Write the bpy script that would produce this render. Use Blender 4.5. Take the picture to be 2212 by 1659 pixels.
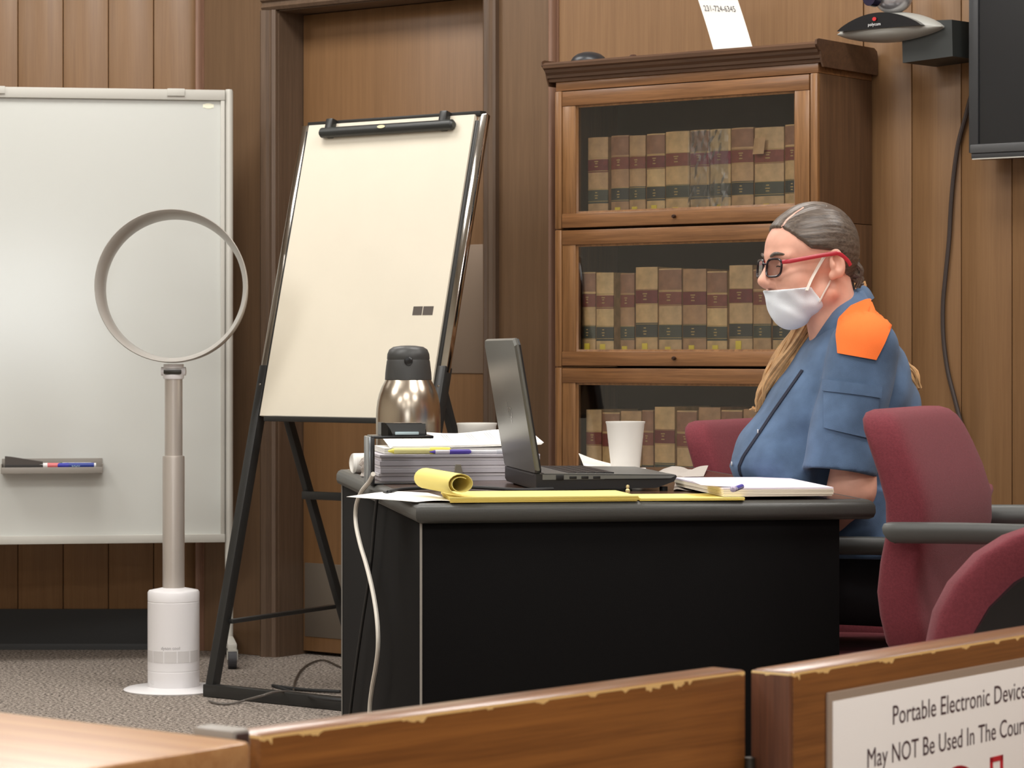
import bpy, bmesh, math, random
import numpy as np
from mathutils import Vector, Matrix
from mathutils.bvhtree import BVHTree

# ------------------------------------------------------------------ scene, camera, light
for o in list(bpy.data.objects):
    bpy.data.objects.remove(o, do_unlink=True)
SC = bpy.context.scene
COL = SC.collection
F, CX, YH, CAMH = 5900.0, 1106.0, 762.0, 1.0      # focal length in pixels, principal column, horizon row, eye height

cam_d = bpy.data.cameras.new('camera')
cam = bpy.data.objects.new('camera', cam_d); COL.objects.link(cam)
cam.location = (0, 0, CAMH); cam.rotation_euler = (math.radians(90), 0, 0)
cam_d.sensor_width = 36.0; cam_d.lens = F / 2212 * 36.0
cam_d.shift_y = -(829.5 - YH) / 2212
cam_d.clip_start = 0.05; cam_d.clip_end = 60
cam_d.dof.use_dof = True; cam_d.dof.focus_distance = 5.6; cam_d.dof.aperture_fstop = 22
SC.camera = cam

w = bpy.data.worlds.new('world'); SC.world = w; w.use_nodes = True
w.node_tree.nodes['Background'].inputs[0].default_value = (0.9, 0.92, 1.0, 1)
w.node_tree.nodes['Background'].inputs[1].default_value = 0.05

SC.view_settings.view_transform = 'Standard'
SC.view_settings.look = 'None'
SC.view_settings.gamma = 1.0
SC.view_settings.use_curve_mapping = False
SC.view_settings.exposure = -0.14

CEIL = 3.05
def ceiling_lamp(x, y, rz, power, sx=1.2, sy=0.6):
    l = bpy.data.lights.new('ceiling_panel_light', 'AREA'); l.shape = 'RECTANGLE'
    l.size = sx; l.size_y = sy; l.energy = power; l.color = (1.0, 0.982, 0.955)
    o = bpy.data.objects.new('ceiling_panel_light', l); COL.objects.link(o)
    o.location = (x, y, CEIL - 0.03); o.rotation_euler = (0, 0, rz)
WA = math.atan2(-0.606, 0.7955)                    # heading of the door wall
LAMPS = [(-1.15, 7.85, WA, 23), (0.35, 6.65, WA, 22), (-2.9, 7.6, 0, 25), (2.0, 5.4, WA, 24),
         (-1.3, 5.2, 0, 33), (0.9, 4.2, 0, 29), (-2.9, 4.6, 0, 33), (-0.6, 2.3, 0, 28),
         (1.9, 2.2, 0, 28), (-2.8, 1.6, 0, 34), (0.2, -0.6, 0, 34), (-2.2, -1.6, 0, 34), (2.4, -1.0, 0, 30)]
for L in LAMPS:
    ceiling_lamp(*L)

# ------------------------------------------------------------------ small helpers
def P(x, y, D):
    return Vector(((x - CX) * D / F, D, CAMH - (y - YH) * D / F))
def onz(x, y, z):
    D = (CAMH - z) * F / (y - YH)
    return P(x, y, D)
def lin(c):
    c = c / 255.0
    return c / 12.92 if c <= 0.04045 else ((c + 0.055) / 1.055) ** 2.4
def C(r, g, b):
    return (lin(r), lin(g), lin(b), 1.0)

MATS = {}
def mat(name, col, rough=0.5, metal=0.0, spec=0.5, bump=0.0, bscale=200.0, var=0.0, vscale=20.0, emit=None, estr=0.0, sheen=0.0, trans=0.0, coat=0.0, sss=0.0):
    if name in MATS: return MATS[name]
    m = bpy.data.materials.new(name); m.use_nodes = True
    nt = m.node_tree; b = nt.nodes['Principled BSDF']
    b.inputs['Base Color'].default_value = col
    b.inputs['Roughness'].default_value = rough
    b.inputs['Metallic'].default_value = metal
    b.inputs['Specular IOR Level'].default_value = spec
    b.inputs['Sheen Weight'].default_value = sheen
    b.inputs['Coat Weight'].default_value = coat
    if trans: b.inputs['Transmission Weight'].default_value = trans
    if sss:
        b.inputs['Subsurface Weight'].default_value = sss
        b.inputs['Subsurface Radius'].default_value = (0.012, 0.005, 0.003)
        b.inputs['Subsurface Scale'].default_value = 0.6
    if emit:
        b.inputs['Emission Color'].default_value = emit; b.inputs['Emission Strength'].default_value = estr
    if bump or var:
        tc = nt.nodes.new('ShaderNodeTexCoord')
        if bump:
            n = nt.nodes.new('ShaderNodeTexNoise'); n.inputs['Scale'].default_value = bscale; n.inputs['Detail'].default_value = 3
            nt.links.new(tc.outputs['Object'], n.inputs['Vector'])
            bp = nt.nodes.new('ShaderNodeBump'); bp.inputs['Strength'].default_value = bump; bp.inputs['Distance'].default_value = 0.002
            nt.links.new(n.outputs['Fac'], bp.inputs['Height']); nt.links.new(bp.outputs['Normal'], b.inputs['Normal'])
        if var:
            n2 = nt.nodes.new('ShaderNodeTexNoise'); n2.inputs['Scale'].default_value = vscale; n2.inputs['Detail'].default_value = 5
            nt.links.new(tc.outputs['Object'], n2.inputs['Vector'])
            mx = nt.nodes.new('ShaderNodeMix'); mx.data_type = 'RGBA'
            mx.inputs['A'].default_value = tuple(c * (1 - var) for c in col[:3]) + (1,)
            mx.inputs['B'].default_value = tuple(min(1, c * (1 + var)) for c in col[:3]) + (1,)
            rm = nt.nodes.new('ShaderNodeMapRange'); rm.inputs['From Min'].default_value = 0.3; rm.inputs['From Max'].default_value = 0.7
            nt.links.new(n2.outputs['Fac'], rm.inputs['Value']); nt.links.new(rm.outputs['Result'], mx.inputs['Factor'])
            nt.links.new(mx.outputs['Result'], b.inputs['Base Color'])
    MATS[name] = m
    return m

def wood(name, dark, light, axis=2, scale=9.0, rough=0.42, stretch=14.0, coat=0.0, bump=0.12, wear=None):
    """veneer grain running along one object axis; every object gets its own slice of the grain"""
    if name in MATS: return MATS[name]
    m = bpy.data.materials.new(name); m.use_nodes = True
    nt = m.node_tree; b = nt.nodes['Principled BSDF']; N = nt.nodes.new; K = nt.links.new
    tc = N('ShaderNodeTexCoord'); mp = N('ShaderNodeMapping')
    sc = [scale * stretch / 1.8] * 3; sc[axis] = scale / 4
    mp.inputs['Scale'].default_value = sc
    K(tc.outputs['Object'], mp.inputs['Vector'])
    oi = N('ShaderNodeObjectInfo')
    mw = N('ShaderNodeMath'); mw.operation = 'MULTIPLY'; mw.inputs[1].default_value = 37.0
    K(oi.outputs['Random'], mw.inputs[0])
    n = N('ShaderNodeTexNoise'); n.noise_dimensions = '4D'; n.inputs['Scale'].default_value = 1.0
    n.inputs['Detail'].default_value = 7; n.inputs['Roughness'].default_value = 0.62; n.inputs['Distortion'].default_value = 0.5
    K(mp.outputs['Vector'], n.inputs['Vector']); K(mw.outputs[0], n.inputs['W'])
    mp2 = N('ShaderNodeMapping'); sc2 = [scale * stretch * 3] * 3; sc2[axis] = scale * 1.2
    mp2.inputs['Scale'].default_value = sc2; K(tc.outputs['Object'], mp2.inputs['Vector'])
    n2 = N('ShaderNodeTexNoise'); n2.inputs['Scale'].default_value = 1.0; n2.inputs['Detail'].default_value = 4
    K(mp2.outputs['Vector'], n2.inputs['Vector'])
    r = N('ShaderNodeValToRGB'); r.color_ramp.elements[0].position = 0.3; r.color_ramp.elements[1].position = 0.7
    r.color_ramp.elements[0].color = dark; r.color_ramp.elements[1].color = light
    ad = N('ShaderNodeMath'); ad.operation = 'MULTIPLY_ADD'; ad.inputs[1].default_value = 0.45
    sb = N('ShaderNodeMath'); sb.operation = 'SUBTRACT'; sb.inputs[1].default_value = 0.5
    K(n2.outputs['Fac'], sb.inputs[0]); K(sb.outputs[0], ad.inputs[0]); K(n.outputs['Fac'], ad.inputs[2])
    K(ad.outputs[0], r.inputs['Fac'])
    out = r.outputs['Color']
    if wear:
        # bare, chipped wood along the arrises (pointiness-free: follows the object's own top edge height)
        wz, wcol = wear
        sp = N('ShaderNodeSeparateXYZ'); K(tc.outputs['Object'], sp.inputs[0])
        nz = N('ShaderNodeTexNoise'); nz.inputs['Scale'].default_value = 27; nz.inputs['Detail'].default_value = 4
        K(tc.outputs['Object'], nz.inputs['Vector'])
        mr = N('ShaderNodeMapRange'); mr.inputs['From Min'].default_value = 0.53; mr.inputs['From Max'].default_value = 0.80
        mr.inputs['To Min'].default_value = wz - 0.0032; mr.inputs['To Max'].default_value = wz - 0.022
        K(nz.outputs['Fac'], mr.inputs['Value'])
        gt = N('ShaderNodeMath'); gt.operation = 'GREATER_THAN'; K(sp.outputs['Z'], gt.inputs[0]); K(mr.outputs['Result'], gt.inputs[1])
        lt = N('ShaderNodeMath'); lt.operation = 'LESS_THAN'; lt.inputs[1].default_value = wz - 0.0012; K(sp.outputs['Z'], lt.inputs[0])
        ml = N('ShaderNodeMath'); ml.operation = 'MULTIPLY'; K(gt.outputs[0], ml.inputs[0]); K(lt.outputs[0], ml.inputs[1])
        mx = N('ShaderNodeMix'); mx.data_type = 'RGBA'; mx.inputs['B'].default_value = wcol
        K(out, mx.inputs['A']); K(ml.outputs[0], mx.inputs['Factor']); out = mx.outputs['Result']
    K(out, b.inputs['Base Color'])
    b.inputs['Roughness'].default_value = rough; b.inputs['Coat Weight'].default_value = coat; b.inputs['Coat Roughness'].default_value = 0.2
    if bump:
        bp = N('ShaderNodeBump'); bp.inputs['Strength'].default_value = bump; bp.inputs['Distance'].default_value = 0.001
        K(n2.outputs['Fac'], bp.inputs['Height']); K(bp.outputs['Normal'], b.inputs['Normal'])
    MATS[name] = m
    return m

def glass(name, tint=(0.9, 0.93, 0.9, 1), refl=0.9, rough=0.02, thick=0.0):
    if name in MATS: return MATS[name]
    m = bpy.data.materials.new(name); m.use_nodes = True; nt = m.node_tree; nt.nodes.clear(); N = nt.nodes.new
    o = N('ShaderNodeOutputMaterial'); t = N('ShaderNodeBsdfTransparent'); g = N('ShaderNodeBsdfGlossy'); f = N('ShaderNodeFresnel'); mx = N('ShaderNodeMixShader')
    t.inputs[0].default_value = tint; g.inputs['Roughness'].default_value = rough; f.inputs[0].default_value = 1.45
    ml = N('ShaderNodeMath'); ml.operation = 'MULTIPLY_ADD'; ml.inputs[1].default_value = refl; ml.inputs[2].default_value = thick
    nt.links.new(f.outputs[0], ml.inputs[0]); nt.links.new(ml.outputs[0], mx.inputs[0])
    nt.links.new(t.outputs[0], mx.inputs[1]); nt.links.new(g.outputs[0], mx.inputs[2]); nt.links.new(mx.outputs[0], o.inputs[0])
    MATS[name] = m
    return m

class MB:
    def __init__(s): s.v = []; s.f = []
    def add(s, v, f):
        k = len(s.v); s.v += [tuple(p) for p in v]; s.f += [tuple(i + k for i in q) for q in f]; return s
    def box(s, c, d, bev=0.0, rot=None, seg=2):
        bm = bmesh.new(); bmesh.ops.create_cube(bm, size=1.0)
        for v in bm.verts: v.co = Vector((v.co.x * d[0], v.co.y * d[1], v.co.z * d[2]))
        if bev > 0:
            bmesh.ops.bevel(bm, geom=list(bm.edges), offset=min(bev, 0.49 * min(d)), segments=seg, profile=0.5, affect='EDGES')
        M = rot if rot is not None else Matrix.Identity(3)
        c = Vector(c); bm.verts.index_update()
        s.add([M @ v.co + c for v in bm.verts], [[v.index for v in f.verts] for f in bm.faces]); bm.free(); return s
    def b2(s, lo, hi, bev=0.0, seg=2):
        lo = Vector(lo); hi = Vector(hi); return s.box((lo + hi) / 2, hi - lo, bev, seg=seg)
    def bar(s, a, b, wx, wy, bev=0.0, up=(0, 0, 1)):
        a = Vector(a); b = Vector(b); z = (b - a).normalized(); u = Vector(up)
        x = u.cross(z)
        if x.length < 1e-4: x = Vector((1, 0, 0)).cross(z)
        x.normalize(); y = z.cross(x)
        R = Matrix((x, y, z)).transposed()
        return s.box((a + b) / 2, (wx, wy, (b - a).length), bev, R)
    def tube(s, path, r, n=10, closed=False, flat=1.0):
        pts = [Vector(p) for p in path]; N = len(pts)
        rs = r if isinstance(r, (list, tuple)) else [r] * N
        prev = None; rings = []
        for i, p in enumerate(pts):
            if closed: t = pts[(i + 1) % N] - pts[i - 1]
            else: t = pts[min(i + 1, N - 1)] - pts[max(i - 1, 0)]
            t.normalize()
            if prev is None:
                a = Vector((0, 0, 1)) if abs(t.z) < 0.9 else Vector((1, 0, 0))
                x = a.cross(t).normalized()
            else:
                x = (prev - t * prev.dot(t)).normalized()
            prev = x; y = t.cross(x)
            rings.append([p + x * (rs[i] * math.cos(2 * math.pi * k / n)) + y * (rs[i] * flat * math.sin(2 * math.pi * k / n)) for k in range(n)])
        return s.loft(rings, cap=not closed, loop=closed)
    def loft(s, rings, cap=True, loop=False):
        n = len(rings[0]); v = [p for r in rings for p in r]; f = []
        m = len(rings)
        for i in range(m if loop else m - 1):
            for k in range(n):
                a = i * n + k; b = i * n + (k + 1) % n; c = ((i + 1) % m) * n + (k + 1) % n; d = ((i + 1) % m) * n + k
                f.append((a, b, c, d))
        if cap and not loop:
            f.append(tuple(range(n - 1, -1, -1))); f.append(tuple((m - 1) * n + k for k in range(n)))
        return s.add(v, f)
    def lathe(s, prof, n=40, c=(0, 0, 0), cap=True):
        c = Vector(c)
        return s.loft([[c + Vector((r * math.cos(2 * math.pi * k / n), r * math.sin(2 * math.pi * k / n), z)) for k in range(n)] for r, z in prof], cap=cap)
    def prism(s, poly, lo, hi, fn):
        """polygon (2-D) extruded between lo and hi; fn(a, b, h) -> point"""
        n = len(poly)
        v = [fn(a, b, lo) for a, b in poly] + [fn(a, b, hi) for a, b in poly]
        f = [tuple(range(n - 1, -1, -1)), tuple(range(n, 2 * n))] + [(i, (i + 1) % n, n + (i + 1) % n, n + i) for i in range(n)]
        return s.add(v, f)
    def sheet(s, grid, th=0.0004):
        """thin sheet (grid of points, rows x cols) with thickness"""
        R = len(grid); Cn = len(grid[0])
        g = [[Vector(p) for p in row] for row in grid]
        nv = []
        for i in range(R):
            for j in range(Cn):
                du = g[min(i + 1, R - 1)][j] - g[max(i - 1, 0)][j]; dv = g[i][min(j + 1, Cn - 1)] - g[i][max(j - 1, 0)]
                nn = du.cross(dv)
                nv.append(nn.normalized() if nn.length > 1e-12 else Vector((0, 0, 1)))
        top = [g[i][j] + nv[i * Cn + j] * th for i in range(R) for j in range(Cn)]; bot = [g[i][j] for i in range(R) for j in range(Cn)]
        K = R * Cn; f = []
        ix = lambda i, j: i * Cn + j
        for i in range(R - 1):
            for j in range(Cn - 1):
                q = (ix(i, j), ix(i + 1, j), ix(i + 1, j + 1), ix(i, j + 1))
                f.append(q); f.append(tuple(K + k for k in reversed(q)))
        edge = [ix(0, j) for j in range(Cn)] + [ix(i, Cn - 1) for i in range(1, R)] + [ix(R - 1, j) for j in range(Cn - 2, -1, -1)] + [ix(i, 0) for i in range(R - 2, 0, -1)]
        for a, b in zip(edge, edge[1:] + edge[:1]): f.append((a, b, K + b, K + a))
        return s.add(top + bot, f)
    def shift(s, d):
        d = Vector(d); s.v = [tuple(Vector(p) - d) for p in s.v]; return s

def obj(name, mb, m, parent=None, smooth=True, ang=38, loc=None, rz=0.0):
    me = bpy.data.meshes.new(name); me.from_pydata(mb.v, [], mb.f); me.validate()
    bm = bmesh.new(); bm.from_mesh(me); bmesh.ops.recalc_face_normals(bm, faces=bm.faces); bm.to_mesh(me); bm.free()
    if smooth:
        me.shade_smooth(); me.set_sharp_from_angle(angle=math.radians(ang))
    me.materials.append(m)
    o = bpy.data.objects.new(name, me); COL.objects.link(o)
    if parent is not None: o.parent = parent
    if loc is not None: o.location = loc
    o.rotation_euler = (0, 0, rz)
    return o
def tag(o, label, cat, group=None):
    o['label'] = label; o['category'] = cat
    if group: o['group'] = group
    return o
def thing(name, label, cat, loc=(0, 0, 0), rz=0.0, group=None):
    o = bpy.data.objects.new(name, None); COL.objects.link(o); o.empty_display_size = 0.05
    o.location = loc; o.rotation_euler = (0, 0, rz)
    return tag(o, label, cat, group)
def struct(name, mb, m, parent=None, loc=None, rz=0.0, smooth=False):
    o = obj(name, mb, m, parent, smooth=smooth, loc=loc, rz=rz)
    if parent is None: o['kind'] = 'structure'
    return o
def sgroup(name, loc=(0, 0, 0), rz=0.0):
    o = bpy.data.objects.new(name, None); COL.objects.link(o); o.location = loc; o.rotation_euler = (0, 0, rz); o['kind'] = 'structure'
    return o
def linked(src, name, parent, loc, rz=0.0):
    o = bpy.data.objects.new(name, src.data); COL.objects.link(o); o.parent = parent; o.location = loc; o.rotation_euler = (0, 0, rz)
    return o
def text_mb(body, size, sx=1.0, align='LEFT', depth=0.0):
    cu = bpy.data.curves.new('txt', 'FONT'); cu.body = body; cu.size = size; cu.align_x = align; cu.resolution_u = 3; cu.extrude = depth
    t = bpy.data.objects.new('txt', cu); COL.objects.link(t)
    dg = bpy.context.evaluated_depsgraph_get(); me = t.evaluated_get(dg).to_mesh()
    mb = MB(); mb.add([(v.co.x * sx, v.co.y, v.co.z) for v in me.vertices], [tuple(p.vertices) for p in me.polygons])
    t.evaluated_get(dg).to_mesh_clear(); bpy.data.objects.remove(t); bpy.data.curves.remove(cu)
    return mb
def smoothpath(pts, n=6):
    pts = [Vector(p) for p in pts]; out = []
    for i in range(len(pts) - 1):
        p0 = pts[max(i - 1, 0)]; p1 = pts[i]; p2 = pts[i + 1]; p3 = pts[min(i + 2, len(pts) - 1)]
        for k in range(n):
            t = k / n
            out.append(0.5 * ((2 * p1) + (p2 - p0) * t + (2 * p0 - 5 * p1 + 4 * p2 - p3) * t * t + (3 * p1 - p0 - 3 * p2 + p3) * t ** 3))
    out.append(pts[-1]); return out
ORD = ['first', 'second', 'third', 'fourth', 'fifth', 'sixth', 'seventh', 'eighth', 'ninth', 'tenth', 'eleventh', 'twelfth']
random.seed(4)

# ------------------------------------------------------------------ materials
VEN_D, VEN_L = C(128, 95, 63), C(143, 108, 73)
m_veneer = wood('wall veneer', VEN_D, VEN_L, scale=7)
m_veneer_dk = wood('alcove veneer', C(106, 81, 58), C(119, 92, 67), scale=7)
m_door = wood('door veneer', C(122, 89, 57), C(135, 100, 66), scale=6)
m_trim = wood('trim wood', C(90, 72, 57), C(110, 89, 72), scale=8)
m_oak = wood('bookcase oak', C(108, 74, 44), C(152, 109, 68), scale=10, rough=0.36, coat=0.15)
m_oak_h = wood('bookcase oak rails', C(102, 68, 40), C(146, 102, 64), axis=0, scale=10, rough=0.36, coat=0.15)
m_oak_dk = wood('bookcase dark oak', C(76, 54, 40), C(102, 74, 54), axis=0, scale=10, rough=0.4, coat=0.1)
m_oak_side = wood('bookcase side oak', C(84, 61, 43), C(112, 82, 58), scale=9, rough=0.4)
m_black = mat('black rubber', C(34, 34, 34), 0.6)
m_groove = mat('groove shadow wood', C(96, 70, 50), 0.7)

# ------------------------------------------------------------------ the room
m_carpet = mat('carpet', C(108, 98, 90), 0.95, spec=0.1, bump=1.0, bscale=260)
nt = m_carpet.node_tree; b = nt.nodes['Principled BSDF']
tc = nt.nodes.new('ShaderNodeTexCoord'); n = nt.nodes.new('ShaderNodeTexNoise'); n.inputs['Scale'].default_value = 105; n.inputs['Detail'].default_value = 5; n.inputs['Roughness'].default_value = 0.7
r = nt.nodes.new('ShaderNodeValToRGB'); r.color_ramp.elements[0].position = 0.40; r.color_ramp.elements[1].position = 0.64
r.color_ramp.elements[0].color = C(66, 59, 56); r.color_ramp.elements[1].color = C(196, 184, 172)
nt.links.new(tc.outputs['Object'], n.inputs['Vector']); nt.links.new(n.outputs['Fac'], r.inputs[0]); nt.links.new(r.outputs[0], b.inputs['Base Color'])
struct('floor', MB().b2((-6.2, -5.2, -0.1), (6.2, 10.5, 0.0)), m_carpet)
m_ceil = mat('ceiling tile', C(226, 222, 212), 0.9)
struct('ceiling', MB().b2((-6.2, -5.2, CEIL), (6.2, 10.5, CEIL + 0.1)), m_ceil)
for i, (x, y, rz, pw) in enumerate(LAMPS):
    t = thing('ceiling_light', 'recessed ceiling panel light, %s of the overhead row above the courtroom' % (ORD[i] if i < 12 else 'last'), 'light', (x, y, CEIL), rz, 'ceiling panel lights')
    fr = MB()
    for a, c_ in (((-0.64, -0.34), (0.64, -0.305)), ((-0.64, 0.305), (0.64, 0.34)), ((-0.64, -0.305), (-0.605, 0.305)), ((0.605, -0.305), (0.64, 0.305))):
        fr.b2((a[0], a[1], -0.015), (c_[0], c_[1], 0.0))
    obj('frame', fr, mat('white enamel', C(235, 235, 232), 0.4), t)
    obj('diffuser', MB().b2((-0.605, -0.305, -0.008), (0.605, 0.305, -0.002)), mat('lamp diffuser', C(250, 248, 240), 0.6, emit=(1, 0.96, 0.9, 1), estr=4.0), t)

PW = 0.1525                     # width of one veneer plank
ZB = 0.137
def planks(parent, x0, x1, z0, z1, m, y0=-0.012, start=None):
    """planks set on a wall (local x along it, -y into the room) with open joints between them"""
    x = x0 if start is None else start
    proto = None
    while x < x1 - 1e-4:
        a, bb = max(x, x0), min(x + PW, x1)
        if bb - a > 0.012:
            w_ = bb - a - 0.0024
            if abs(w_ - (PW - 0.0024)) < 1e-5 and proto is not None:
                linked(proto, 'panel', parent, ((a + bb) / 2, 0, 0))
            else:
                o = obj('panel', MB().b2((-w_ / 2, y0, z0), (w_ / 2, 0.0, z1), 0.0016, seg=1), m, parent, loc=((a + bb) / 2, 0, 0), ang=50)
                if abs(w_ - (PW - 0.0024)) < 1e-5: proto = o
        x += PW
# frontal wall on the left
YL, XC = 9.215, -1.055
wl = struct('wall_left', MB().b2((-5.2, 0.0, 0.0), (0.02, 0.12, CEIL)), m_groove, loc=(XC, YL, 0))
planks(wl, -2.44, 0.0, ZB - 0.01, CEIL, m_veneer)
obj('panel', MB().b2((-5.2, -0.012, ZB - 0.01), (-2.4432, 0, CEIL)), m_veneer, wl)
struct('baseboard_left', MB().prism([(-0.022, 0.0), (-0.020, 0.012), (-0.0165, 0.02), (-0.0165, ZB), (-0.001, ZB), (-0.001, 0.0)], XC - 5.2, XC - 0.004, lambda a, z, h: (h, YL + a, z)), m_black)
# door wall / bookcase wall, turned towards the left
W0 = Vector((-0.911, 9.09, 0)); WD = Vector((0.7955, -0.606, 0)); WN = Vector((-0.606, -0.7955, 0))
def wall(t, off=0.0, z=0.0): return W0 + WD * t + WN * off + Vector((0, 0, z))
T_C, T_O0, T_O1, T_TR = -0.182, 0.183, 1.046, 1.296
Z_HD = 2.126
wb = sgroup('wall_back', W0, WA)
back = MB().b2((T_C, 0, 0), (T_O0, 0.2, CEIL)).b2((T_O0, 0, Z_HD), (T_O1, 0.2, CEIL)).b2((T_O1, 0, 0), (6.2, 0.2, CEIL)).b2((T_O0, 0.165, 0), (T_O1, 0.2, Z_HD))
obj('backing', back, m_groove, wb, smooth=False)
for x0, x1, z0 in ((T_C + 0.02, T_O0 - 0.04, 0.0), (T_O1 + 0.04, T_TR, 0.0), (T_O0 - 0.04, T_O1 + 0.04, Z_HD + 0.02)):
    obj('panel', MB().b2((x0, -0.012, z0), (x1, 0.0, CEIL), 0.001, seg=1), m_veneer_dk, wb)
obj('panel', MB().b2((T_TR + 0.037, -0.012, 0.0), (2.389 - 0.0024, 0.0, CEIL), 0.001, seg=1), m_veneer, wb)
planks(wb, 2.389, 4.3, 0.0, CEIL, m_veneer)
obj('panel', MB().b2((4.3032, -0.012, 0), (6.2, 0, CEIL)), m_veneer, wb)
# upright mouldings at the ends of the alcove
def moulding(name, x, w_, m):
    prof = []
    for k in range(13):
        a = math.pi * k / 12
        prof.append((x + w_ / 2 - math.cos(a) * w_ * 0.3, -0.014 - 0.022 * math.sin(a)))
    prof = [(x, -0.001), (x, -0.016)] + prof + [(x + w_, -0.016), (x + w_, -0.001)]
    o = obj(name, MB().prism(prof, 0.0, CEIL, lambda a, c_, h: (a, c_, h)), m, None, loc=W0, rz=WA); o['kind'] = 'structure'
m_pink = wood('pale moulding', C(122, 90, 72), C(150, 116, 96), scale=8)
moulding('trim_1', T_TR, 0.037, m_pink)
moulding('trim_2', T_C + 0.004, 0.034, m_pink)
# door casing with stepped profile
def casing(name, pts, parent):
    obj(name, pts, m_trim, parent, ang=30)
dc = sgroup('trim_3', W0, WA)
def cas_v(xi, sgn):
    pr = [(0, 0.0), (0, -0.018), (0.010, -0.026), (0.018, -0.020), (0.026, -0.020), (0.032, -0.030), (0.050, -0.034), (0.058, -0.030), (0.058, 0.0)]
    return MB().prism([(xi + sgn * a, c_) for a, c_ in pr], 0.0, Z_HD + 0.0, lambda a, c_, h: (a, c_, h))
casing('casing_side', cas_v(T_O0, -1), dc); casing('casing_side', cas_v(T_O1, 1), dc)
prh = [(0, 0.0), (0, -0.018), (0.010, -0.026), (0.018, -0.020), (0.026, -0.020), (0.032, -0.030), (0.050, -0.034), (0.058, -0.030), (0.058, 0.0)]
casing('casing_head', MB().prism(prh, T_O0 - 0.058, T_O1 + 0.058, lambda a, c_, h: (h, c_, Z_HD + a)), dc)
obj('jamb', MB().b2((T_O0 - 0.001, -0.005, 0), (T_O0 + 0.004, 0.165, Z_HD)), m_trim, dc)
obj('jamb', MB().b2((T_O1 - 0.004, -0.005, 0), (T_O1 + 0.001, 0.165, Z_HD)), m_trim, dc)
obj('jamb', MB().b2((T_O0, -0.005, Z_HD - 0.004), (T_O1, 0.165, Z_HD + 0.001)), m_trim, dc)
dr = sgroup('door_1', W0, WA)
obj('door_leaf', MB().b2((T_O0 + 0.006, 0.112, 0.012), (T_O1 - 0.006, 0.156, Z_HD - 0.006), 0.002), m_door, dr)
m_plate = mat('brushed door plate', C(150, 132, 116), 0.5, metal=0.6)
def onleaf(x):          # x pixel -> distance along the wall on the door leaf's face
    k = (x - CX) / F; a = W0 - WN * 0.112
    return (k * a.y - a.x) / (WD.x - k * WD.y)
obj('push_plate', MB().b2((onleaf(1048) - 0.135, 0.109, 0.935), (onleaf(1048), 0.112, 1.342), 0.001), m_plate, dr)
ps = MB()
for sx in (-0.125, -0.01):
    for sz in (0.948, 1.329): ps.lathe([(0.004, 0), (0.003, 0.0015)], 10, (0, 0, 0))
obj('kick_plate', MB().b2((T_O0 + 0.014, 0.109, 0.06), (T_O1 - 0.02, 0.112, 0.304), 0.001), mat('kick plate', C(126, 116, 104), 0.5, metal=0.5), dr)
# the rest of the room, behind and beside the camera
m_plain = mat('plain wall veneer', C(140, 104, 72), 0.6)
struct('wall_right', MB().b2((4.02, -5.2, 0), (4.12, 5.35, CEIL)), m_plain)
struct('wall_side', MB().b2((-5.4, -5.2, 0), (-5.28, 9.3, CEIL)), mat('pale plaster', C(208, 202, 188), 0.8))
rear = MB().b2((-5.3, -5.2, 0), (4.1, -5.0, 0.9)).b2((-5.3, -5.2, 1.92), (4.1, -5.0, CEIL)).b2((-5.3, -5.2, 0.9), (-1.7, -5.0, 1.92)).b2((0.8, -5.2, 0.9), (4.1, -5.0, 1.92))
struct('wall_rear', rear, m_plain)
wn_ = sgroup('window_1', (-0.45, -5.08, 0.9))
for k in range(3):
    obj('pane', MB().b2((-1.22 + k * 0.82, -0.01, 0.04), (-0.42 + k * 0.82, 0.0, 0.98)), mat('daylit pane', (0.9, 0.95, 1, 1), 0.3, emit=(0.92, 0.97, 1.0, 1), estr=7.0), wn_)
fr = MB()
for x in (-1.24, -0.41, 0.41, 1.24): fr.b2((x - 0.02, -0.03, 0), (x + 0.02, 0.06, 1.02))
for z in (0.0, 0.98): fr.b2((-1.25, -0.03, z), (1.25, 0.06, z + 0.04))
obj('window_frame', fr, m_trim, wn_)

# ------------------------------------------------------------------ bookcase and its books
def wt(x, off):                      # distance along the wall seen at column x, on a plane 'off' in front of it
    k = (x - CX) / F; a = W0 + WN * off
    return (k * a.y - a.x) / (WD.x - k * WD.y)
def wz(x, y, off):                   # height seen at pixel x, y on that plane
    t = wt(x, off); D = (W0 + WN * off + WD * t).y
    return CAMH + (YH - y) * D / F
BT0, BW, BD = 1.539, 0.88, 0.295
bc = thing('bookcase', 'tall oak sectional bookcase with glazed lift-up doors and moulded crown', 'bookcase', wall(BT0, 0.013), WA)
FR = -BD                             # local y of the front plane
secs = [(0.165, 0.562), (0.562, 0.9585), (0.9585, 1.356), (1.356, 1.757)]
for k, x in enumerate((0.0, BW - 0.02)):
    for (z0, z1) in secs:
        obj('side_panel', MB().b2((x, FR + 0.012, z0 + 0.0008), (x + 0.02, -0.004, z1 - 0.0008), 0.001), m_oak_side, bc)
        obj('stile', MB().b2((x - (0.001 if k == 0 else 0.003), FR - 0.004, z0 + 0.0008), (x + (0.023 if k == 0 else 0.021), FR + 0.012, z1 - 0.0008), 0.004), m_oak, bc)
m_bcback = mat('bookcase back', C(46, 36, 28), 0.8)
obj('back_panel', MB().b2((0.02, -0.012, 0.165), (BW - 0.02, -0.004, 1.757)), m_bcback, bc)
for (z0, z1) in secs:
    obj('shelf', MB().b2((0.02, FR + 0.02, z0 + 0.004), (BW - 0.02, -0.012, z0 + 0.022)), m_oak_dk, bc)
obj('top_board', MB().b2((0.0, FR + 0.001, 1.757), (BW, -0.004, 1.784), 0.001), m_oak_h, bc)
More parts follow.
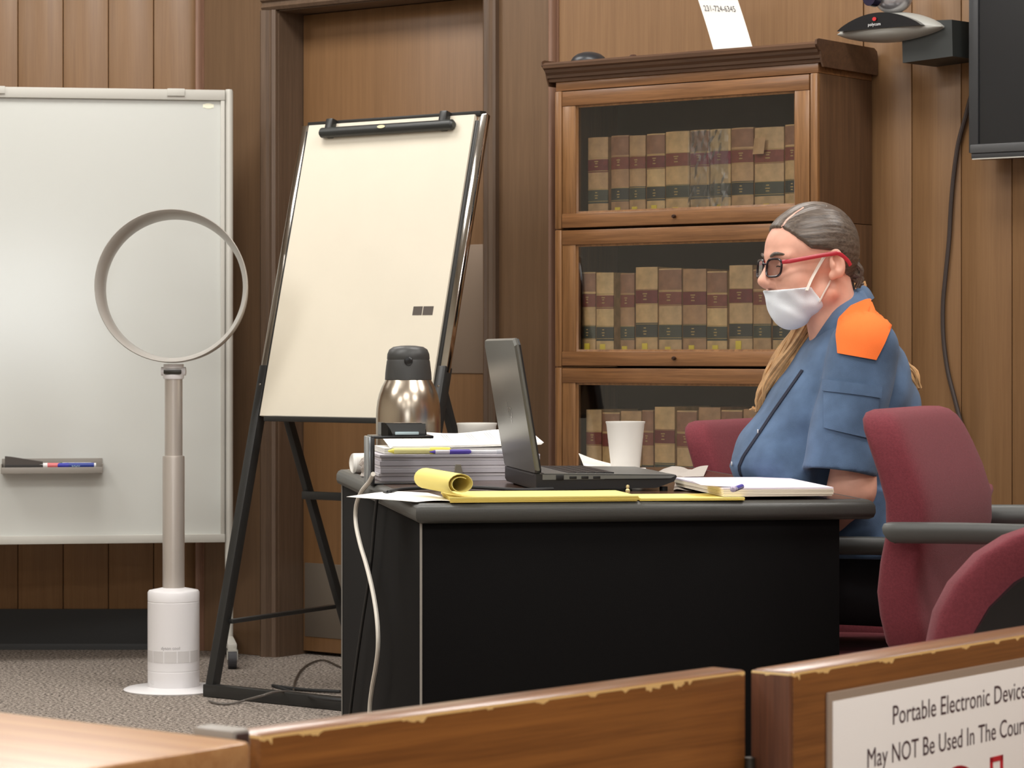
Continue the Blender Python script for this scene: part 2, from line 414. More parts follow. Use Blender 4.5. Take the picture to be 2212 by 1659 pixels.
# crown: moulded front, plain curved ends
crown = [(0.0, 1.784), (-0.004, 1.784), (-0.006, 1.792), (-0.012, 1.795), (-0.013, 1.803), (-0.022, 1.810), (-0.024, 1.818), (-0.034, 1.822), (-0.036, 1.832), (-0.030, 1.838), (0.27, 1.838), (0.284, 1.834), (0.29, 1.824), (0.29, 1.784)]
obj('crown', MB().prism(crown, -0.022, BW + 0.012, lambda a, z, h: (h, FR + a, z)), m_oak_dk, bc, ang=25)
endp = [(0.0, 1.772), (-0.010, 1.79), (-0.016, 1.812), (-0.036, 1.83), (-0.036, 1.842), (-0.026, 1.846), (0.272, 1.846), (0.288, 1.838), (0.292, 1.826), (0.292, 1.772)]
for a, c_ in ((-0.026, -0.022), (BW + 0.012, BW + 0.018)):
    obj('crown_end', MB().prism(endp, a, c_, lambda a_, z, h: (h, FR + a_, z)), m_oak_dk, bc, ang=30)
obj('base', MB().b2((0.0, FR - 0.004, 0.0), (BW, -0.004, 0.163), 0.004), m_oak_dk, bc)
m_glass = glass('bookcase glass', (0.98, 0.985, 0.98, 1), 1.0, 0.015, 0.006)
m_brass = mat('dark knob', C(58, 38, 28), 0.4, metal=0.3)
dx0, dx1 = 0.026, BW - 0.026
for (z0, z1) in secs:
    top = 1.754 if z1 > 1.7 else z1 - 0.003
    bx0, bx1, bz0, bz1 = dx0 + 0.046, dx1 - 0.046, z0 + 0.045, top - 0.042
    cs_ = [(bx0, bz0, 1, 1), (bx1, bz0, -1, 1), (bx1, bz1, -1, -1), (bx0, bz1, 1, -1)]
    d = obj('door', MB().loft([[Vector((x + sx * a, y, z + sz * a)) for a, y in ((-0.001, FR + 0.016), (-0.001, FR + 0.002), (0.006, FR + 0.005), (0.006, FR + 0.016))] for x, z, sx, sz in cs_], loop=True), m_oak, bc)
    for xa in (dx0, dx1 - 0.046): obj('door_stile', MB().b2((xa, FR - 0.002, z0 + 0.045), (xa + 0.046, FR + 0.018, top - 0.042), 0.001), m_oak, d)
    obj('top_rail', MB().b2((dx0, FR - 0.004, top - 0.042), (dx1, FR + 0.018, top), 0.0015), m_oak_h, d)
    obj('bottom_rail', MB().b2((dx0, FR - 0.006, z0 + 0.004), (dx1, FR + 0.018, z0 + 0.045), 0.002), m_oak_h, d)
    obj('glass', MB().b2((bx0, FR + 0.006, bz0), (bx1, FR + 0.009, bz1)), m_glass, d, smooth=False)
    kn = MB(); kn.tube([(BW / 2 - 0.02, FR - 0.006, z0 + 0.026), (BW / 2 - 0.02, FR - 0.014, z0 + 0.026), (BW / 2 - 0.02, FR - 0.019, z0 + 0.026)], [0.004, 0.006, 0.004], 12)
    obj('knob', kn, m_brass, d)

m_calf = [mat('tan calf %d' % i, c_, 0.55, var=0.22, vscale=30, bump=0.3, bscale=160) for i, c_ in enumerate((C(226, 190, 136), C(204, 164, 120), C(218, 180, 128), C(188, 146, 108), C(214, 178, 132)))]
m_red = [mat('faded red label', C(140, 74, 62), 0.6, var=0.2, vscale=60), mat('oxblood label', C(122, 52, 52), 0.6, var=0.2, vscale=60), mat('magenta label', C(146, 50, 74), 0.6, var=0.2, vscale=60)]
m_dkl = [mat('black green label', C(72, 76, 66), 0.55, var=0.2, vscale=60), mat('charcoal label', C(60, 62, 58), 0.55)]
m_browncalf = mat('scuffed brown calf', C(158, 114, 88), 0.6, var=0.22, vscale=40)
m_gilt = mat('worn gilt', C(190, 160, 104), 0.5, metal=0.2)
m_ylw = mat('yellow sticker', C(250, 222, 80), 0.7)
m_page = mat('book pages', C(206, 190, 156), 0.8)
OFFB = BD + 0.013 - 0.045
def spine_arc(w_, bulge, n=8):
    return [(-w_ / 2 + w_ * k / n, -bulge * (1 - (2 * k / n - 1) ** 2)) for k in range(n + 1)]
def add_book(row, idx, x0, x1, ytop, zbase, stick, kind=0, zipo=False):
    xm = (x0 + x1) / 2
    a, b_ = wt(x0, OFFB), wt(x1, OFFB); w_ = b_ - a - 0.002
    ztop = wz(xm, ytop, OFFB); h = ztop - zbase
    names = ['top', 'middle', 'lower']
    t = thing('law_book', 'worn tan calf law book, %s from the left on the %s glazed shelf' % (ORD[idx], names[row]), 'book', wall((a + b_) / 2, OFFB, zbase), WA, 'law reports on the %s shelf' % names[row])
    bulge = min(0.009, w_ * 0.18)
    arc = spine_arc(w_, bulge)
    poly = arc + [(w_ / 2, 0.185), (-w_ / 2, 0.185)]
    obj('cover', MB().prism(poly, 0.0, h, lambda p, q, z: (p, q, z)), m_calf[(idx * 3 + row * 2 + kind) % 5], t, ang=40)
    def band(name, f0, f1, m, off=0.0007):
        ar = [(p, q - off) for p, q in arc]
        obj(name, MB().prism(ar + [(w_ / 2, 0.002), (-w_ / 2, 0.002)], h * f0, h * f1, lambda p, q, z: (p * 1.004, q, z)), m, t, ang=40)
    jt = ((idx * 7 + row * 3) % 5 - 2) * 0.006
    band('title_label', 0.595 + jt, 0.748 + jt, m_red[kind % 3]); band('volume_label', 0.225 + jt, 0.385 + jt, m_dkl[idx % 2])
    if (idx + row) % 2: band('spine_head', 0.77 + jt, 0.985, m_browncalf)
    g = MB()
    for f in (0.595, 0.75, 0.235, 0.38, 0.10):
        g.prism([(p, q - 0.0011) for p, q in arc] + [(w_ / 2, 0.002), (-w_ / 2, 0.002)], h * f, h * f + 0.0016, lambda p, q, z: (p * 1.006, q, z))
    for f, ww in ((0.705, 0.6), (0.68, 0.4), (0.645, 0.5), (0.335, 0.35), (0.30, 0.5), (0.27, 0.4)):
        g.prism([(p * ww, q - 0.0014) for p, q in spine_arc(w_, bulge)] + [(w_ / 2 * ww, -0.001), (-w_ / 2 * ww, -0.001)], h * f, h * f + 0.003, lambda p, q, z: (p, q, z))
    obj('gilt_tooling', g, m_gilt, t)['kind'] = 'stuff'
    if stick:
        obj('sticker', MB().b2((-0.009 - 0.002 * (idx % 3), -bulge - 0.0016, 0.024), (0.009 - 0.002 * (idx % 3), -bulge * 0.5, 0.026 + stick), 0.0003), m_ylw, t)
    return t, w_, h
Z1, Z2, Z3 = 1.3785, 0.981, 0.5845
row1 = [(1270, 1314, 297, 0, 1), (1320, 1359, 293, .012, 0), (1359.5, 1395, 293, .012, 0), (1397, 1437, 289, .014, 1), (1438, 1490, 284, .006, 0), (1491, 1533, 281, 0, 2), (1534, 1579, 279, .009, 2), (1580, 1628, 276, 0, 0), (1630, 1694, 275, .006, 0), (1695.5, 1733, 269, .005, 0)]
row2 = [(1257, 1287, 588, .020, 0), (1288, 1326, 589, .018, 0), (1340, 1371, 590, .012, 0), (1373, 1421, 577, .020, 1), (1423, 1473, 580, .010, 0), (1475, 1526, 581, .014, 1), (1527, 1571, 586, .014, 0), (1575, 1626, 573, .026, 1), (1627, 1666, 582, 0, 0), (1669, 1712, 583, .012, 0), (1713.5, 1732, 583, 0, 0)]
row3 = [(1266, 1300, 885, 0, 0), (1301, 1339, 891, 0, 0), (1341, 1386, 888, 0, 1), (1387, 1412, 886, 0, 0), (1414, 1458, 879, 0, 1), (1462, 1506, 887, 0, 0), (1509, 1557, 880, 0, 1), (1558, 1604, 886, 0, 0), (1606, 1650, 884, 0, 0), (1652, 1690, 884, 0, 1), (1691, 1730, 884, 0, 0)]
wrapped = []
for row, (spec, zb) in enumerate(((row1, Z1), (row2, Z2), (row3, Z3))):
    for i, (x0, x1, yt, st, kd) in enumerate(spec):
        bk = add_book(row, i, x0, x1, yt, zb, st, kd)
        if row == 0 and i in (5, 6): wrapped.append(bk)
# clear crinkled wrap on two books, and a loose scrap of calf
m_wrap = glass('clear plastic wrap', (0.97, 0.97, 0.97, 1), 0.8, 0.35, 0.03)
for bk, w_, h in wrapped:
    g = []
    rnd = random.Random(int(w_ * 1e6))
    for i in range(15):
        g.append([Vector((-w_ / 2 + w_ * j / 6, -0.0125 + rnd.uniform(-0.0022, 0.0022), 0.004 + (h - 0.006) * i / 14)) for j in range(7)])
    obj('plastic_wrap', MB().sheet(g, 0.0003), m_wrap, bk, smooth=False)
# loose flap of leather on the wide book
fl = thing('leather_scrap', 'loose curled scrap of tan leather on the wide ninth book of the top shelf', 'scrap', wall(wt(1632, OFFB + 0.02), OFFB + 0.02, wz(1632, 330, OFFB)), WA)
g = [[Vector((-0.008 + 0.036 * j / 4 + 0.006 * i / 4, -0.004 * math.sin(j * 0.8) - 0.003, -0.006 + 0.044 * i / 4)) for j in range(5)] for i in range(5)]
obj('flap', MB().sheet(g, 0.0012), m_calf[1], fl)

# paper slip standing on the bookcase, with the number on it
m_paper = mat('white paper', C(236, 234, 228), 0.8)
m_ink = mat('grey ink', C(96, 94, 96), 0.8)
zt = 1.8385
a = wall(wt(1543, 0.25), 0.25); b_ = wall(wt(1627, 0.25), 0.25)
ps = thing('paper_slip', 'white paper slip with a phone number standing on the bookcase top', 'paper', Vector((a.x, a.y, zt)), WA)
wd_ = (b_ - a).length; TLX = -0.082
g = []
for i in range(9):
    f = i / 8
    g.append([Vector((wd_ * j / 6 + TLX * f * 1.05, 0.02 * f + 0.004 * math.sin(f * 3), 0.002 + 0.20 * f)) for j in range(7)])
obj('sheet', MB().sheet(g, 0.0005), m_paper, ps)
tx = text_mb('231-724-6345', 0.0235, 0.80)
tx.v = [(x + 0.012 + TLX * 0.66 - y * 0.4, 0.02 * (0.6 + y / 0.2) + 0.004 * math.sin(1.8) - 0.0022, 0.124 + y + x * -0.10) for x, y, z in tx.v]
obj('phone_number', tx, m_ink, ps, smooth=False)
# dark dome and small knob lying on the bookcase
dk = tag(obj('webcam_dome', MB().lathe([(0.052, 0.0), (0.052, 0.006), (0.046, 0.016), (0.034, 0.025), (0.016, 0.0305), (0.001, 0.0315)], 28), mat('dark plastic', C(48, 50, 54), 0.35), loc=wall(wt(1272, 0.26), 0.26, zt)), 'shallow dark dome lying on the left end of the bookcase top', 'dome')
tag(obj('rubber_stopper', MB().lathe([(0.012, 0.0), (0.012, 0.006), (0.008, 0.010), (0.001, 0.011)], 16), mat('dark brown plastic', C(70, 44, 36), 0.5), loc=wall(wt(1368, 0.28), 0.28, zt)), 'tiny brown stopper on the bookcase top right of the dark dome', 'stopper')

# ------------------------------------------------------------------ television, conference camera, cable
OFT = 0.13
tl = wt(2097, OFT); tv = thing('television', 'large black flat television mounted high on the panelled wall', 'television', wall(tl, OFT, 0), WA)
m_tvb = mat('television bezel', C(52, 53, 55), 0.38)
zb_ = wz(2100, 347, OFT)
obj('cabinet', MB().b2((0.0, 0.004, zb_ + 0.004), (1.15, 0.06, zb_ + 0.68), 0.004), mat('television back', C(32, 32, 34), 0.6), tv)
bz = MB().b2((0.0, -0.012, zb_ + 0.02), (0.028, 0.004, zb_ + 0.68), 0.002).b2((1.122, -0.012, zb_ + 0.02), (1.15, 0.004, zb_ + 0.68), 0.002).b2((0.0, -0.012, zb_ + 0.65), (1.15, 0.004, zb_ + 0.68), 0.002)
obj('bezel', bz, m_tvb, tv)
obj('lower_bezel', MB().b2((0.004, -0.014, zb_ + 0.018), (1.146, 0.004, zb_ + 0.042), 0.003), mat('television lower bezel', C(76, 77, 78), 0.4), tv)
obj('chin', MB().b2((0.006, -0.010, zb_ + 0.004), (1.144, 0.004, zb_ + 0.018), 0.002), m_tvb, tv)
obj('chrome_strip', MB().b2((0.010, -0.012, zb_ + 0.0015), (1.14, 0.004, zb_ + 0.0045)), mat('bright strip', C(225, 225, 220), 0.25, metal=0.7), tv)
obj('screen', MB().b2((0.028, -0.006, zb_ + 0.042), (1.122, 0.004, zb_ + 0.65)), mat('dark screen', C(30, 31, 33), 0.22), tv)
obj('wall_bracket', MB().b2((0.4, 0.06, zb_ + 0.2), (0.75, OFT - 0.013, zb_ + 0.5)), m_black, tv)

OFV = 0.16
vc0 = wall(wt(1935, OFV), OFV)
vc = thing('conference_camera', 'silver and black conference camera on a wall bracket beside the television', 'camera', Vector((vc0.x, vc0.y, 0)), WA)
zc = wz(1935, 62, OFV)
s_ = vc0.y / F
def cw(x): return wt(x, OFV) - wt(1935, OFV)
def shell(x0, x1, up, dn, y0, y1, zmid):
    """boomerang body: pointed ends, arched top and shallow belly"""
    rings = []
    N_ = 26
    for i in range(N_ + 1):
        f = i / N_; x = x0 + (x1 - x0) * f
        e = math.sin(math.pi * f) ** 0.75
        h1 = up * e + 0.002; h0 = dn * e + 0.002; ym = (y0 + y1) / 2; yw = (y1 - y0) / 2 * (0.35 + 0.65 * e)
        ring = []
        for k in range(20):
            a = 2 * math.pi * k / 20
            ring.append(Vector((x, ym - yw * math.cos(a), zmid + (h1 if math.sin(a) > 0 else h0) * math.sin(a))))
        rings.append(ring)
    return MB().loft(rings)
obj('body', shell(cw(1815), cw(2040), 0.050, 0.028, -0.055, 0.06, zc - 0.006), mat('silver grey plastic', C(170, 170, 164), 0.4), vc)
fp = []
for i in range(21):
    f = i / 20; fp.append((cw(1832) + (cw(2012) - cw(1832)) * f, zc - 0.002 + 0.041 * math.sin(math.pi * f) ** 0.8))
fp = fp + [(cw(2012) - 0.004, zc - 0.003), (cw(1832) + 0.004, zc - 0.003)]
obj('black_face', MB().prism(fp, -0.060, -0.03, lambda p, q, h: (p, h - 0.004 * math.cos((p - cw(1922)) * 12), q)), mat('gloss black', C(28, 29, 33), 0.15), vc)
lg = MB().lathe([(0.001, -0.001), (0.006, -0.001), (0.006, 0.001), (0.001, 0.001)], 12)
lg.v = [(x + cw(1915), -0.066 + z, y * 0.9 + zc + 0.022) for x, y, z in lg.v]
obj('red_emblem', lg, mat('red emblem', C(196, 40, 44), 0.4), vc)
tx = text_mb('polycom', 0.012, 0.95, 'CENTER'); tx.v = [(x + cw(1915), -0.0665, y + zc + 0.004) for x, y, z in tx.v]
obj('lettering', tx, mat('pale lettering', C(225, 225, 225), 0.5), vc, smooth=False)
ball = MB()
ball.loft([[Vector((cw(1932) + 0.055 * math.cos(a) * math.sin(p), -0.005 + 0.045 * math.sin(a) * math.sin(p), zc + 0.085 - 0.045 * math.cos(p))) for a in [2 * math.pi * k / 24 for k in range(24)]] for p in [0.05 + (math.pi - 0.1) * j / 14 for j in range(15)]])
obj('lens_housing', ball, mat('chrome housing', C(196, 194, 196), 0.22, metal=0.6), vc)
ln = MB().tube([(cw(1910), -0.05, zc + 0.082), (cw(1906), -0.072, zc + 0.082)], [0.026, 0.024], 20)
obj('lens', ln, mat('lens purple black', C(42, 38, 58), 0.15), vc)
bx = MB().prism([(cw(1950), zc - 0.094), (cw(1950) - 0.002, zc - 0.03), (cw(1985), zc + 0.016), (cw(2056), zc + 0.012), (cw(2058), zc - 0.086)], 0.0, OFV - 0.014, lambda p, q, h: (p + 0.02 * h / 0.14, h, q))
obj('bracket', bx, mat('dark bracket', C(44, 47, 46), 0.5), vc, smooth=False)
cp = [wall(wt(2050, 0.05), 0.05, wz(2050, 78, 0.05)), wall(wt(2070, 0.03), 0.03, wz(2070, 86, 0.03)), wall(wt(2090, 0.03), 0.03, wz(2090, 88, 0.03)), wall(wt(2125, 0.05), 0.05, wz(2125, 80, 0.05))]
vcc = MB().tube(smoothpath(cp), 0.005, 8); vcc.shift(cp[0])
tag(obj('camera_cable', vcc, m_black, loc=cp[0]), 'short black cable from the conference camera to the television', 'cable')
pp = [(2112, 190), (2098, 207), (2085, 255), (2070, 310), (2060, 380), (2054, 450), (2050, 520), (2042, 600), (2037, 660), (2038, 730), (2047, 800), (2062, 860), (2080, 930), (2094, 985), (2108, 1060), (2118, 1180), (2122, 1300)]
cp = [wall(wt(x, 0.022), 0.022, wz(x, y, 0.022)) for x, y in pp]
cp[0] = wall(wt(2112, 0.04), 0.04, wz(2112, 190, 0.04))
mb = MB().tube(smoothpath(cp, 4), 0.0062, 8); b0 = Vector((cp[-1].x, cp[-1].y, 0)); mb.shift(b0)
tag(obj('television_cable', mb, mat('grey brown cable', C(62, 52, 48), 0.55), loc=b0), 'long dark cable hanging down the wall from the television', 'cable')

# ------------------------------------------------------------------ rolling whiteboard
WBR = math.radians(8.7)
WBO = Vector(((486 - CX) / F * 8.85, 8.85, 0))
m_wbf = mat('whiteboard frame', C(198, 196, 188), 0.45)
m_wbs = mat('whiteboard surface', C(212, 214, 209), 0.13, spec=0.6)
wbd = thing('whiteboard', 'large rolling whiteboard with pale grey frame behind the bladeless fan', 'whiteboard', WBO, WBR)
ZW0 = CAMH - (1171 - YH) * 8.85 / F; ZW1 = CAMH + (YH - 195) * 8.85 / F
obj('board', MB().b2((-1.8, 0.0, ZW0 + 0.02), (-0.004, 0.018, ZW1 - 0.03)), m_wbs, wbd, smooth=False)
obj('top_rail', MB().b2((-1.82, -0.012, ZW1 - 0.034), (0.0, 0.026, ZW1), 0.002), m_wbf, wbd)
obj('bottom_rail', MB().b2((-1.82, -0.012, ZW0), (0.0, 0.026, ZW0 + 0.027), 0.002), m_wbf, wbd)
obj('side_rail', MB().b2((-0.014, -0.010, ZW0 + 0.027), (-0.001, 0.022, ZW1 - 0.034), 0.001), m_wbf, wbd)
pl = MB().tube([(0.013, 0.006, 0.05), (0.014, 0.006, 0.3), (0.013, 0.006, 0.42), (0.013, 0.006, ZW1 - 0.004), (0.013, 0.006, ZW1 + 0.003)], [0.0135, 0.0135, 0.0135, 0.0135, 0.011], 16)
obj('post', pl, m_wbf, wbd)
obj('foot', MB().bar((0.013, -0.22, 0.068), (0.013, 0.22, 0.068), 0.03, 0.026, 0.005), m_wbf, wbd)
m_tire = mat('grey caster tyre', C(62, 62, 66), 0.6)
for y in (-0.21, 0.21):
    cs = obj('caster', MB().tube([(0.0, y, 0.03), (0.026, y, 0.03)], 0.030, 20), m_tire, wbd)
    obj('fork', MB().b2((-0.004, y - 0.016, 0.03), (-0.001, y + 0.02, 0.062)).b2((0.027, y - 0.016, 0.03), (0.030, y + 0.02, 0.062)).b2((-0.004, y - 0.016, 0.056), (0.03, y + 0.02, 0.062)), m_wbf, cs)
def wbx(x):            # pixel column -> local x on the board's face
    k = (x - CX) / F; d = Vector((math.cos(WBR), math.sin(WBR)))
    return (k * WBO.y - WBO.x) / (d.x - k * d.y)
def wbz(x, y):
    D = WBO.y + wbx(x) * math.sin(WBR); return CAMH + (YH - y) * D / F
for x in (-8, 380):
    obj('clip', MB().b2((wbx(x) - 0.028, -0.017, ZW1 - 0.022), (wbx(x) + 0.028, -0.010, ZW1 + 0.002), 0.001), m_wbf, wbd)
em = MB()
em.prism([(0.017 * math.cos(a), 0.0085 * math.sin(a)) for a in [2 * math.pi * k / 20 for k in range(20)]], -0.0012, 0.0, lambda p, q, h: (p + wbx(450), h, q + wbz(450, 229)))
em.box((wbx(450), -0.0005, wbz(450, 229)), (0.035, 0.001, 0.011))
obj('emblem', em, mat('cream emblem', C(250, 248, 225), 0.5), wbd)
# magnetic tray with markers and eraser, hung on the board
tz = wbz(110, 1021)
tr = thing('marker_tray', 'grey magnetic pen tray stuck to the whiteboard', 'tray', WBO + Vector((math.cos(WBR) * wbx(113), math.sin(WBR) * wbx(113), tz)), WBR)
tw = wbx(221) - wbx(4)
m_tray = mat('tray grey', C(150, 144, 136), 0.5)
obj('shelf', MB().b2((-tw / 2, -0.065, 0.012), (tw / 2, -0.0015, 0.016)), m_tray, tr)
obj('lip', MB().b2((-tw / 2, -0.069, 0.0), (tw / 2, -0.065, 0.020), 0.001), m_tray, tr)
obj('back', MB().b2((-tw / 2, -0.005, 0.016), (tw / 2, -0.001, 0.046), 0.001), m_tray, tr)
for s in (-1, 1): obj('end', MB().b2((s * tw / 2 - 0.0015, -0.066, 0.0), (s * tw / 2 + 0.0015, -0.001, 0.03)), m_tray, tr)
def local_w(o, p): return o.location + Matrix.Rotation(o.rotation_euler.z, 3, 'Z') @ Vector(p)
er = thing('board_eraser', 'dark grey felt eraser lying in the left of the whiteboard tray', 'eraser', local_w(tr, (-0.088, -0.035, 0.0165)), WBR)
obj('felt', MB().b2((-0.06, -0.022, 0), (0.06, 0.022, 0.012), 0.002), mat('felt', C(58, 56, 54), 0.9), er)
obj('grip', MB().prism([(-0.06, 0.012), (-0.06, 0.038), (-0.04, 0.036), (0.058, 0.02), (0.06, 0.012)], -0.02, 0.02, lambda p, q, h: (p, h, q)), mat('grip', C(78, 72, 68), 0.7), er)
def marker(px, py, pz, ln_, cap, body, label, txt=None, flip=False):
    t = thing('dry_erase_marker', label, 'marker', local_w(tr, (px, py, pz)), WBR + (math.pi if flip else 0), 'markers in the whiteboard tray')
    R_ = 0.0085
    obj('barrel', MB().tube([(-ln_ / 2, 0, R_), (ln_ / 2 - 0.035, 0, R_)], R_, 14), body, t)
    obj('cap', MB().tube([(ln_ / 2 - 0.035, 0, R_), (ln_ / 2 - 0.004, 0, R_), (ln_ / 2, 0, R_)], [R_ * 1.05, R_ * 0.9, R_ * 0.6], 14), cap, t)
    obj('end_plug', MB().tube([(-ln_ / 2 - 0.006, 0, R_), (-ln_ / 2, 0, R_)], R_ * 0.9, 14), mat('white plastic', C(240, 240, 238), 0.4), t)
    if txt:
        tx = text_mb(txt, 0.013, 1.0, 'CENTER'); tx.v = [((-x if flip else x), (R_ * math.cos(y / R_ * 0.9) + 0.0004) * (1 if flip else -1), R_ + y - 0.003) for x, y, z in tx.v]
        obj('lettering', tx, mat('pale blue print', C(190, 225, 235), 0.5), t, smooth=False)
marker(0.075, -0.052, 0.0165, 0.115, mat('blue cap', C(52, 56, 170), 0.4), mat('blue barrel', C(40, 62, 150), 0.4), 'blue whiteboard marker lying foremost in the tray', 'expo', flip=True)
marker(0.06, -0.028, 0.0165, 0.125, mat('green cap', C(40, 110, 66), 0.4), mat('white barrel', C(235, 236, 236), 0.4), 'green capped white marker behind the blue one in the tray', flip=True)
marker(-0.012, -0.048, 0.0165, 0.075, mat('white cap', C(240, 238, 238), 0.4), mat('pink barrel', C(226, 120, 122), 0.4), 'short pink and white marker next to the eraser', flip=True)

# ------------------------------------------------------------------ flip-chart easel
ESO = Vector((-0.876, 7.94, 0))
es = thing('easel', 'black and chrome flip chart easel with a blank cream writing board', 'easel', ESO, WA)
EW = 0.68
def E(x, s, n=0.0): return Vector((x, 0.2435 * s - 0.97 * n, 0.97 * s + 0.2435 * n))
m_blk = mat('black steel', C(38, 38, 37), 0.38)
m_chr = mat('easel chrome', C(200, 196, 190), 0.12, metal=1.0)
SB, ST = 0.835, 1.738
for x in (0.0, EW):
    obj('leg', MB().bar(E(x, 0.0), E(x, 0.99), 0.034, 0.03, 0.004, up=(1, 0, 0)), m_blk, es)
    rl = obj('chrome_rail', MB().bar(E(x, 0.97), E(x, ST), 0.02, 0.03, 0.003, up=(1, 0, 0)), m_chr, es)
    obj('rubber_strip', MB().bar(E(x + (0.016 if x == 0 else -0.016), SB, 0.006), E(x + (0.016 if x == 0 else -0.016), ST - 0.02, 0.006), 0.014, 0.012, 0.002, up=(1, 0, 0)), m_blk, rl)
    obj('back_leg', MB().bar(E(x + (0.03 if x == 0 else -0.03), 0.95, -0.025), Vector((x + (0.03 if x == 0 else -0.03), 0.635, 0.0)), 0.026, 0.022, 0.003, up=(1, 0, 0)), m_blk, es)
    obj('side_strut', MB().bar(Vector((x + (0.02 if x == 0 else -0.02), 0.06, 0.215)), Vector((x + (0.02 if x == 0 else -0.02), 0.52, 0.225)), 0.012, 0.022, 0.002, up=(1, 0, 0)), m_blk, es)
obj('base_bar', MB().bar((-0.017, 0.0, 0.019), (EW + 0.017, 0.0, 0.019), 0.032, 0.036, 0.003), m_blk, es)
obj('cross_bar', MB().bar((0.03, 0.37, 0.572), (EW - 0.03, 0.37, 0.572), 0.016, 0.024, 0.002), m_blk, es)
obj('head_bar', MB().bar(E(0.012, ST + 0.004), E(EW - 0.006, ST + 0.004), 0.03, 0.014, 0.002), m_blk, es)
bd = MB()
c4 = [E(0.022, SB, 0.006), E(EW - 0.022, SB, 0.006), E(EW - 0.022, ST - 0.004, 0.006), E(0.022, ST - 0.004, 0.006)]
nn = Vector((0, -0.97, 0.2435))
bd.add(c4 + [p + nn * 0.012 for p in c4], [(0, 1, 2, 3), (4, 7, 6, 5), (0, 4, 5, 1), (1, 5, 6, 2), (2, 6, 7, 3), (3, 7, 4, 0)])
bo = obj('board', bd, mat('cream board', C(222, 214, 196), 0.45, var=0.02, vscale=6), es, smooth=False)
obj('tray', MB().bar(E(0.075, SB - 0.010, 0.028), E(EW - 0.08, SB - 0.010, 0.028), 0.06, 0.016, 0.003), m_blk, es)
cl = MB().tube([E(0.085, ST - 0.035, 0.030), E(0.092, ST - 0.035, 0.030), E(0.59, ST - 0.035, 0.030), E(0.597, ST - 0.035, 0.030)], [0.009, 0.0155, 0.0155, 0.009], 14)
clo = obj('clamp', cl, mat('clamp black', C(44, 46, 45), 0.4), es)
for x in (0.118, 0.555): obj('clamp_arm', MB().bar(E(x, ST - 0.05, 0.026), E(x, ST + 0.008, 0.026), 0.026, 0.028, 0.005, up=(1, 0, 0)), m_blk, clo)
em = MB(); em.prism([(0.015 * math.cos(a), 0.005 * math.sin(a)) for a in [2 * math.pi * k / 16 for k in range(16)]], 0.0455, 0.047, lambda p, q, h: E(0.335 + p, ST - 0.033 + q, h))
obj('emblem', em, mat('gold emblem', C(222, 214, 170), 0.4), clo)
st = MB()
for (x0, x1) in ((0.0, 0.034), (0.037, 0.074)):
    st.prism([(x0, 0), (x1, 0), (x1, 0.026), (x0, 0.026)], 0.018, 0.0186, lambda p, q, h: E(0.545 + p, SB + 0.302 + q, h))
obj('barcode_sticker', st, mat('barcode print', C(84, 76, 70), 0.7), bo, smooth=False)
for x in (0.0, EW):
    rv = MB().lathe([(0.004, 0), (0.003, 0.0015)], 10); rv.v = [tuple(E(x + a, 0.93 + b_, 0.0165 + z)) for a, b_, z in rv.v]
    obj('rivet', rv, m_chr, es)

# ------------------------------------------------------------------ bladeless pedestal fan
FD = 8.1
fn = thing('pedestal_fan', 'white and silver bladeless pedestal fan with a large open ring', 'fan', Vector(((375 - CX) / F * FD, FD, 0)))
m_fw = mat('fan white', C(236, 234, 235), 0.35)
m_fs = mat('fan silver', C(196, 188, 180), 0.36, metal=0.45)
m_ring = mat('fan ring satin', C(188, 184, 178), 0.32, metal=0.2)
obj('base_plate', MB().lathe([(0.146, 0.0), (0.148, 0.004), (0.140, 0.008), (0.09, 0.012), (0.07, 0.013)], 48), m_fw, fn)
bs = obj('base_cylinder', MB().lathe([(0.075, 0.010), (0.0765, 0.012), (0.0765, 0.058), (0.0755, 0.059), (0.0755, 0.061), (0.0765, 0.062), (0.0765, 0.262), (0.0757, 0.263), (0.0757, 0.2645), (0.0765, 0.2655), (0.0765, 0.291), (0.073, 0.296), (0.034, 0.304)], 48), m_fw, fn)
gr = MB()
for k in range(-2, 3):
    a0 = -math.pi / 2 + k * 0.52 - 0.235; a1 = a0 + 0.47
    poly = [(0.0769, a0 + (a1 - a0) * j / 5) for j in range(6)]
    v = []
    for z in (0.088, 0.122):
        for rr in (0.0763, 0.0774):
            v.append([(rr * math.cos(a), rr * math.sin(a), z) for _, a in poly])
    A_, B_, C_, D_ = v
    obj('vent_panel', MB().loft([[Vector(A_[j]), Vector(B_[j]), Vector(D_[j]), Vector(C_[j])] for j in range(6)]), mat('vent grey', C(212, 209, 208), 0.5), bs)
tx = text_mb('dyson cool', 0.013, 1.0, 'CENTER'); tx.v = [(0.0768 * math.sin(x / 0.0768), -0.0768 * math.cos(x / 0.0768), y + 0.127) for x, y, z in tx.v]
obj('lettering', tx, mat('grey print', C(150, 148, 150), 0.6), bs, smooth=False)
bt = MB().lathe([(0.006, 0), (0.006, 0.001), (0.004, 0.0015)], 14); bt.v = [(x - 0.055, -0.0545 - z, y + 0.028) for x, y, z in bt.v]
obj('power_button', bt, mat('button grey', C(205, 203, 203), 0.5), bs)
obj('lower_tube', MB().lathe([(0.0325, 0.296), (0.0325, 0.688), (0.0315, 0.694), (0.027, 0.695)], 32), m_fs, fn)
obj('upper_tube', MB().lathe([(0.0262, 0.69), (0.0262, 0.925)], 32), m_fs, fn)
cn = obj('swivel', MB().lathe([(0.029, 0.922), (0.031, 0.926), (0.031, 0.935), (0.027, 0.937), (0.027, 0.952), (0.030, 0.954), (0.030, 0.966)], 28), m_fw, fn)
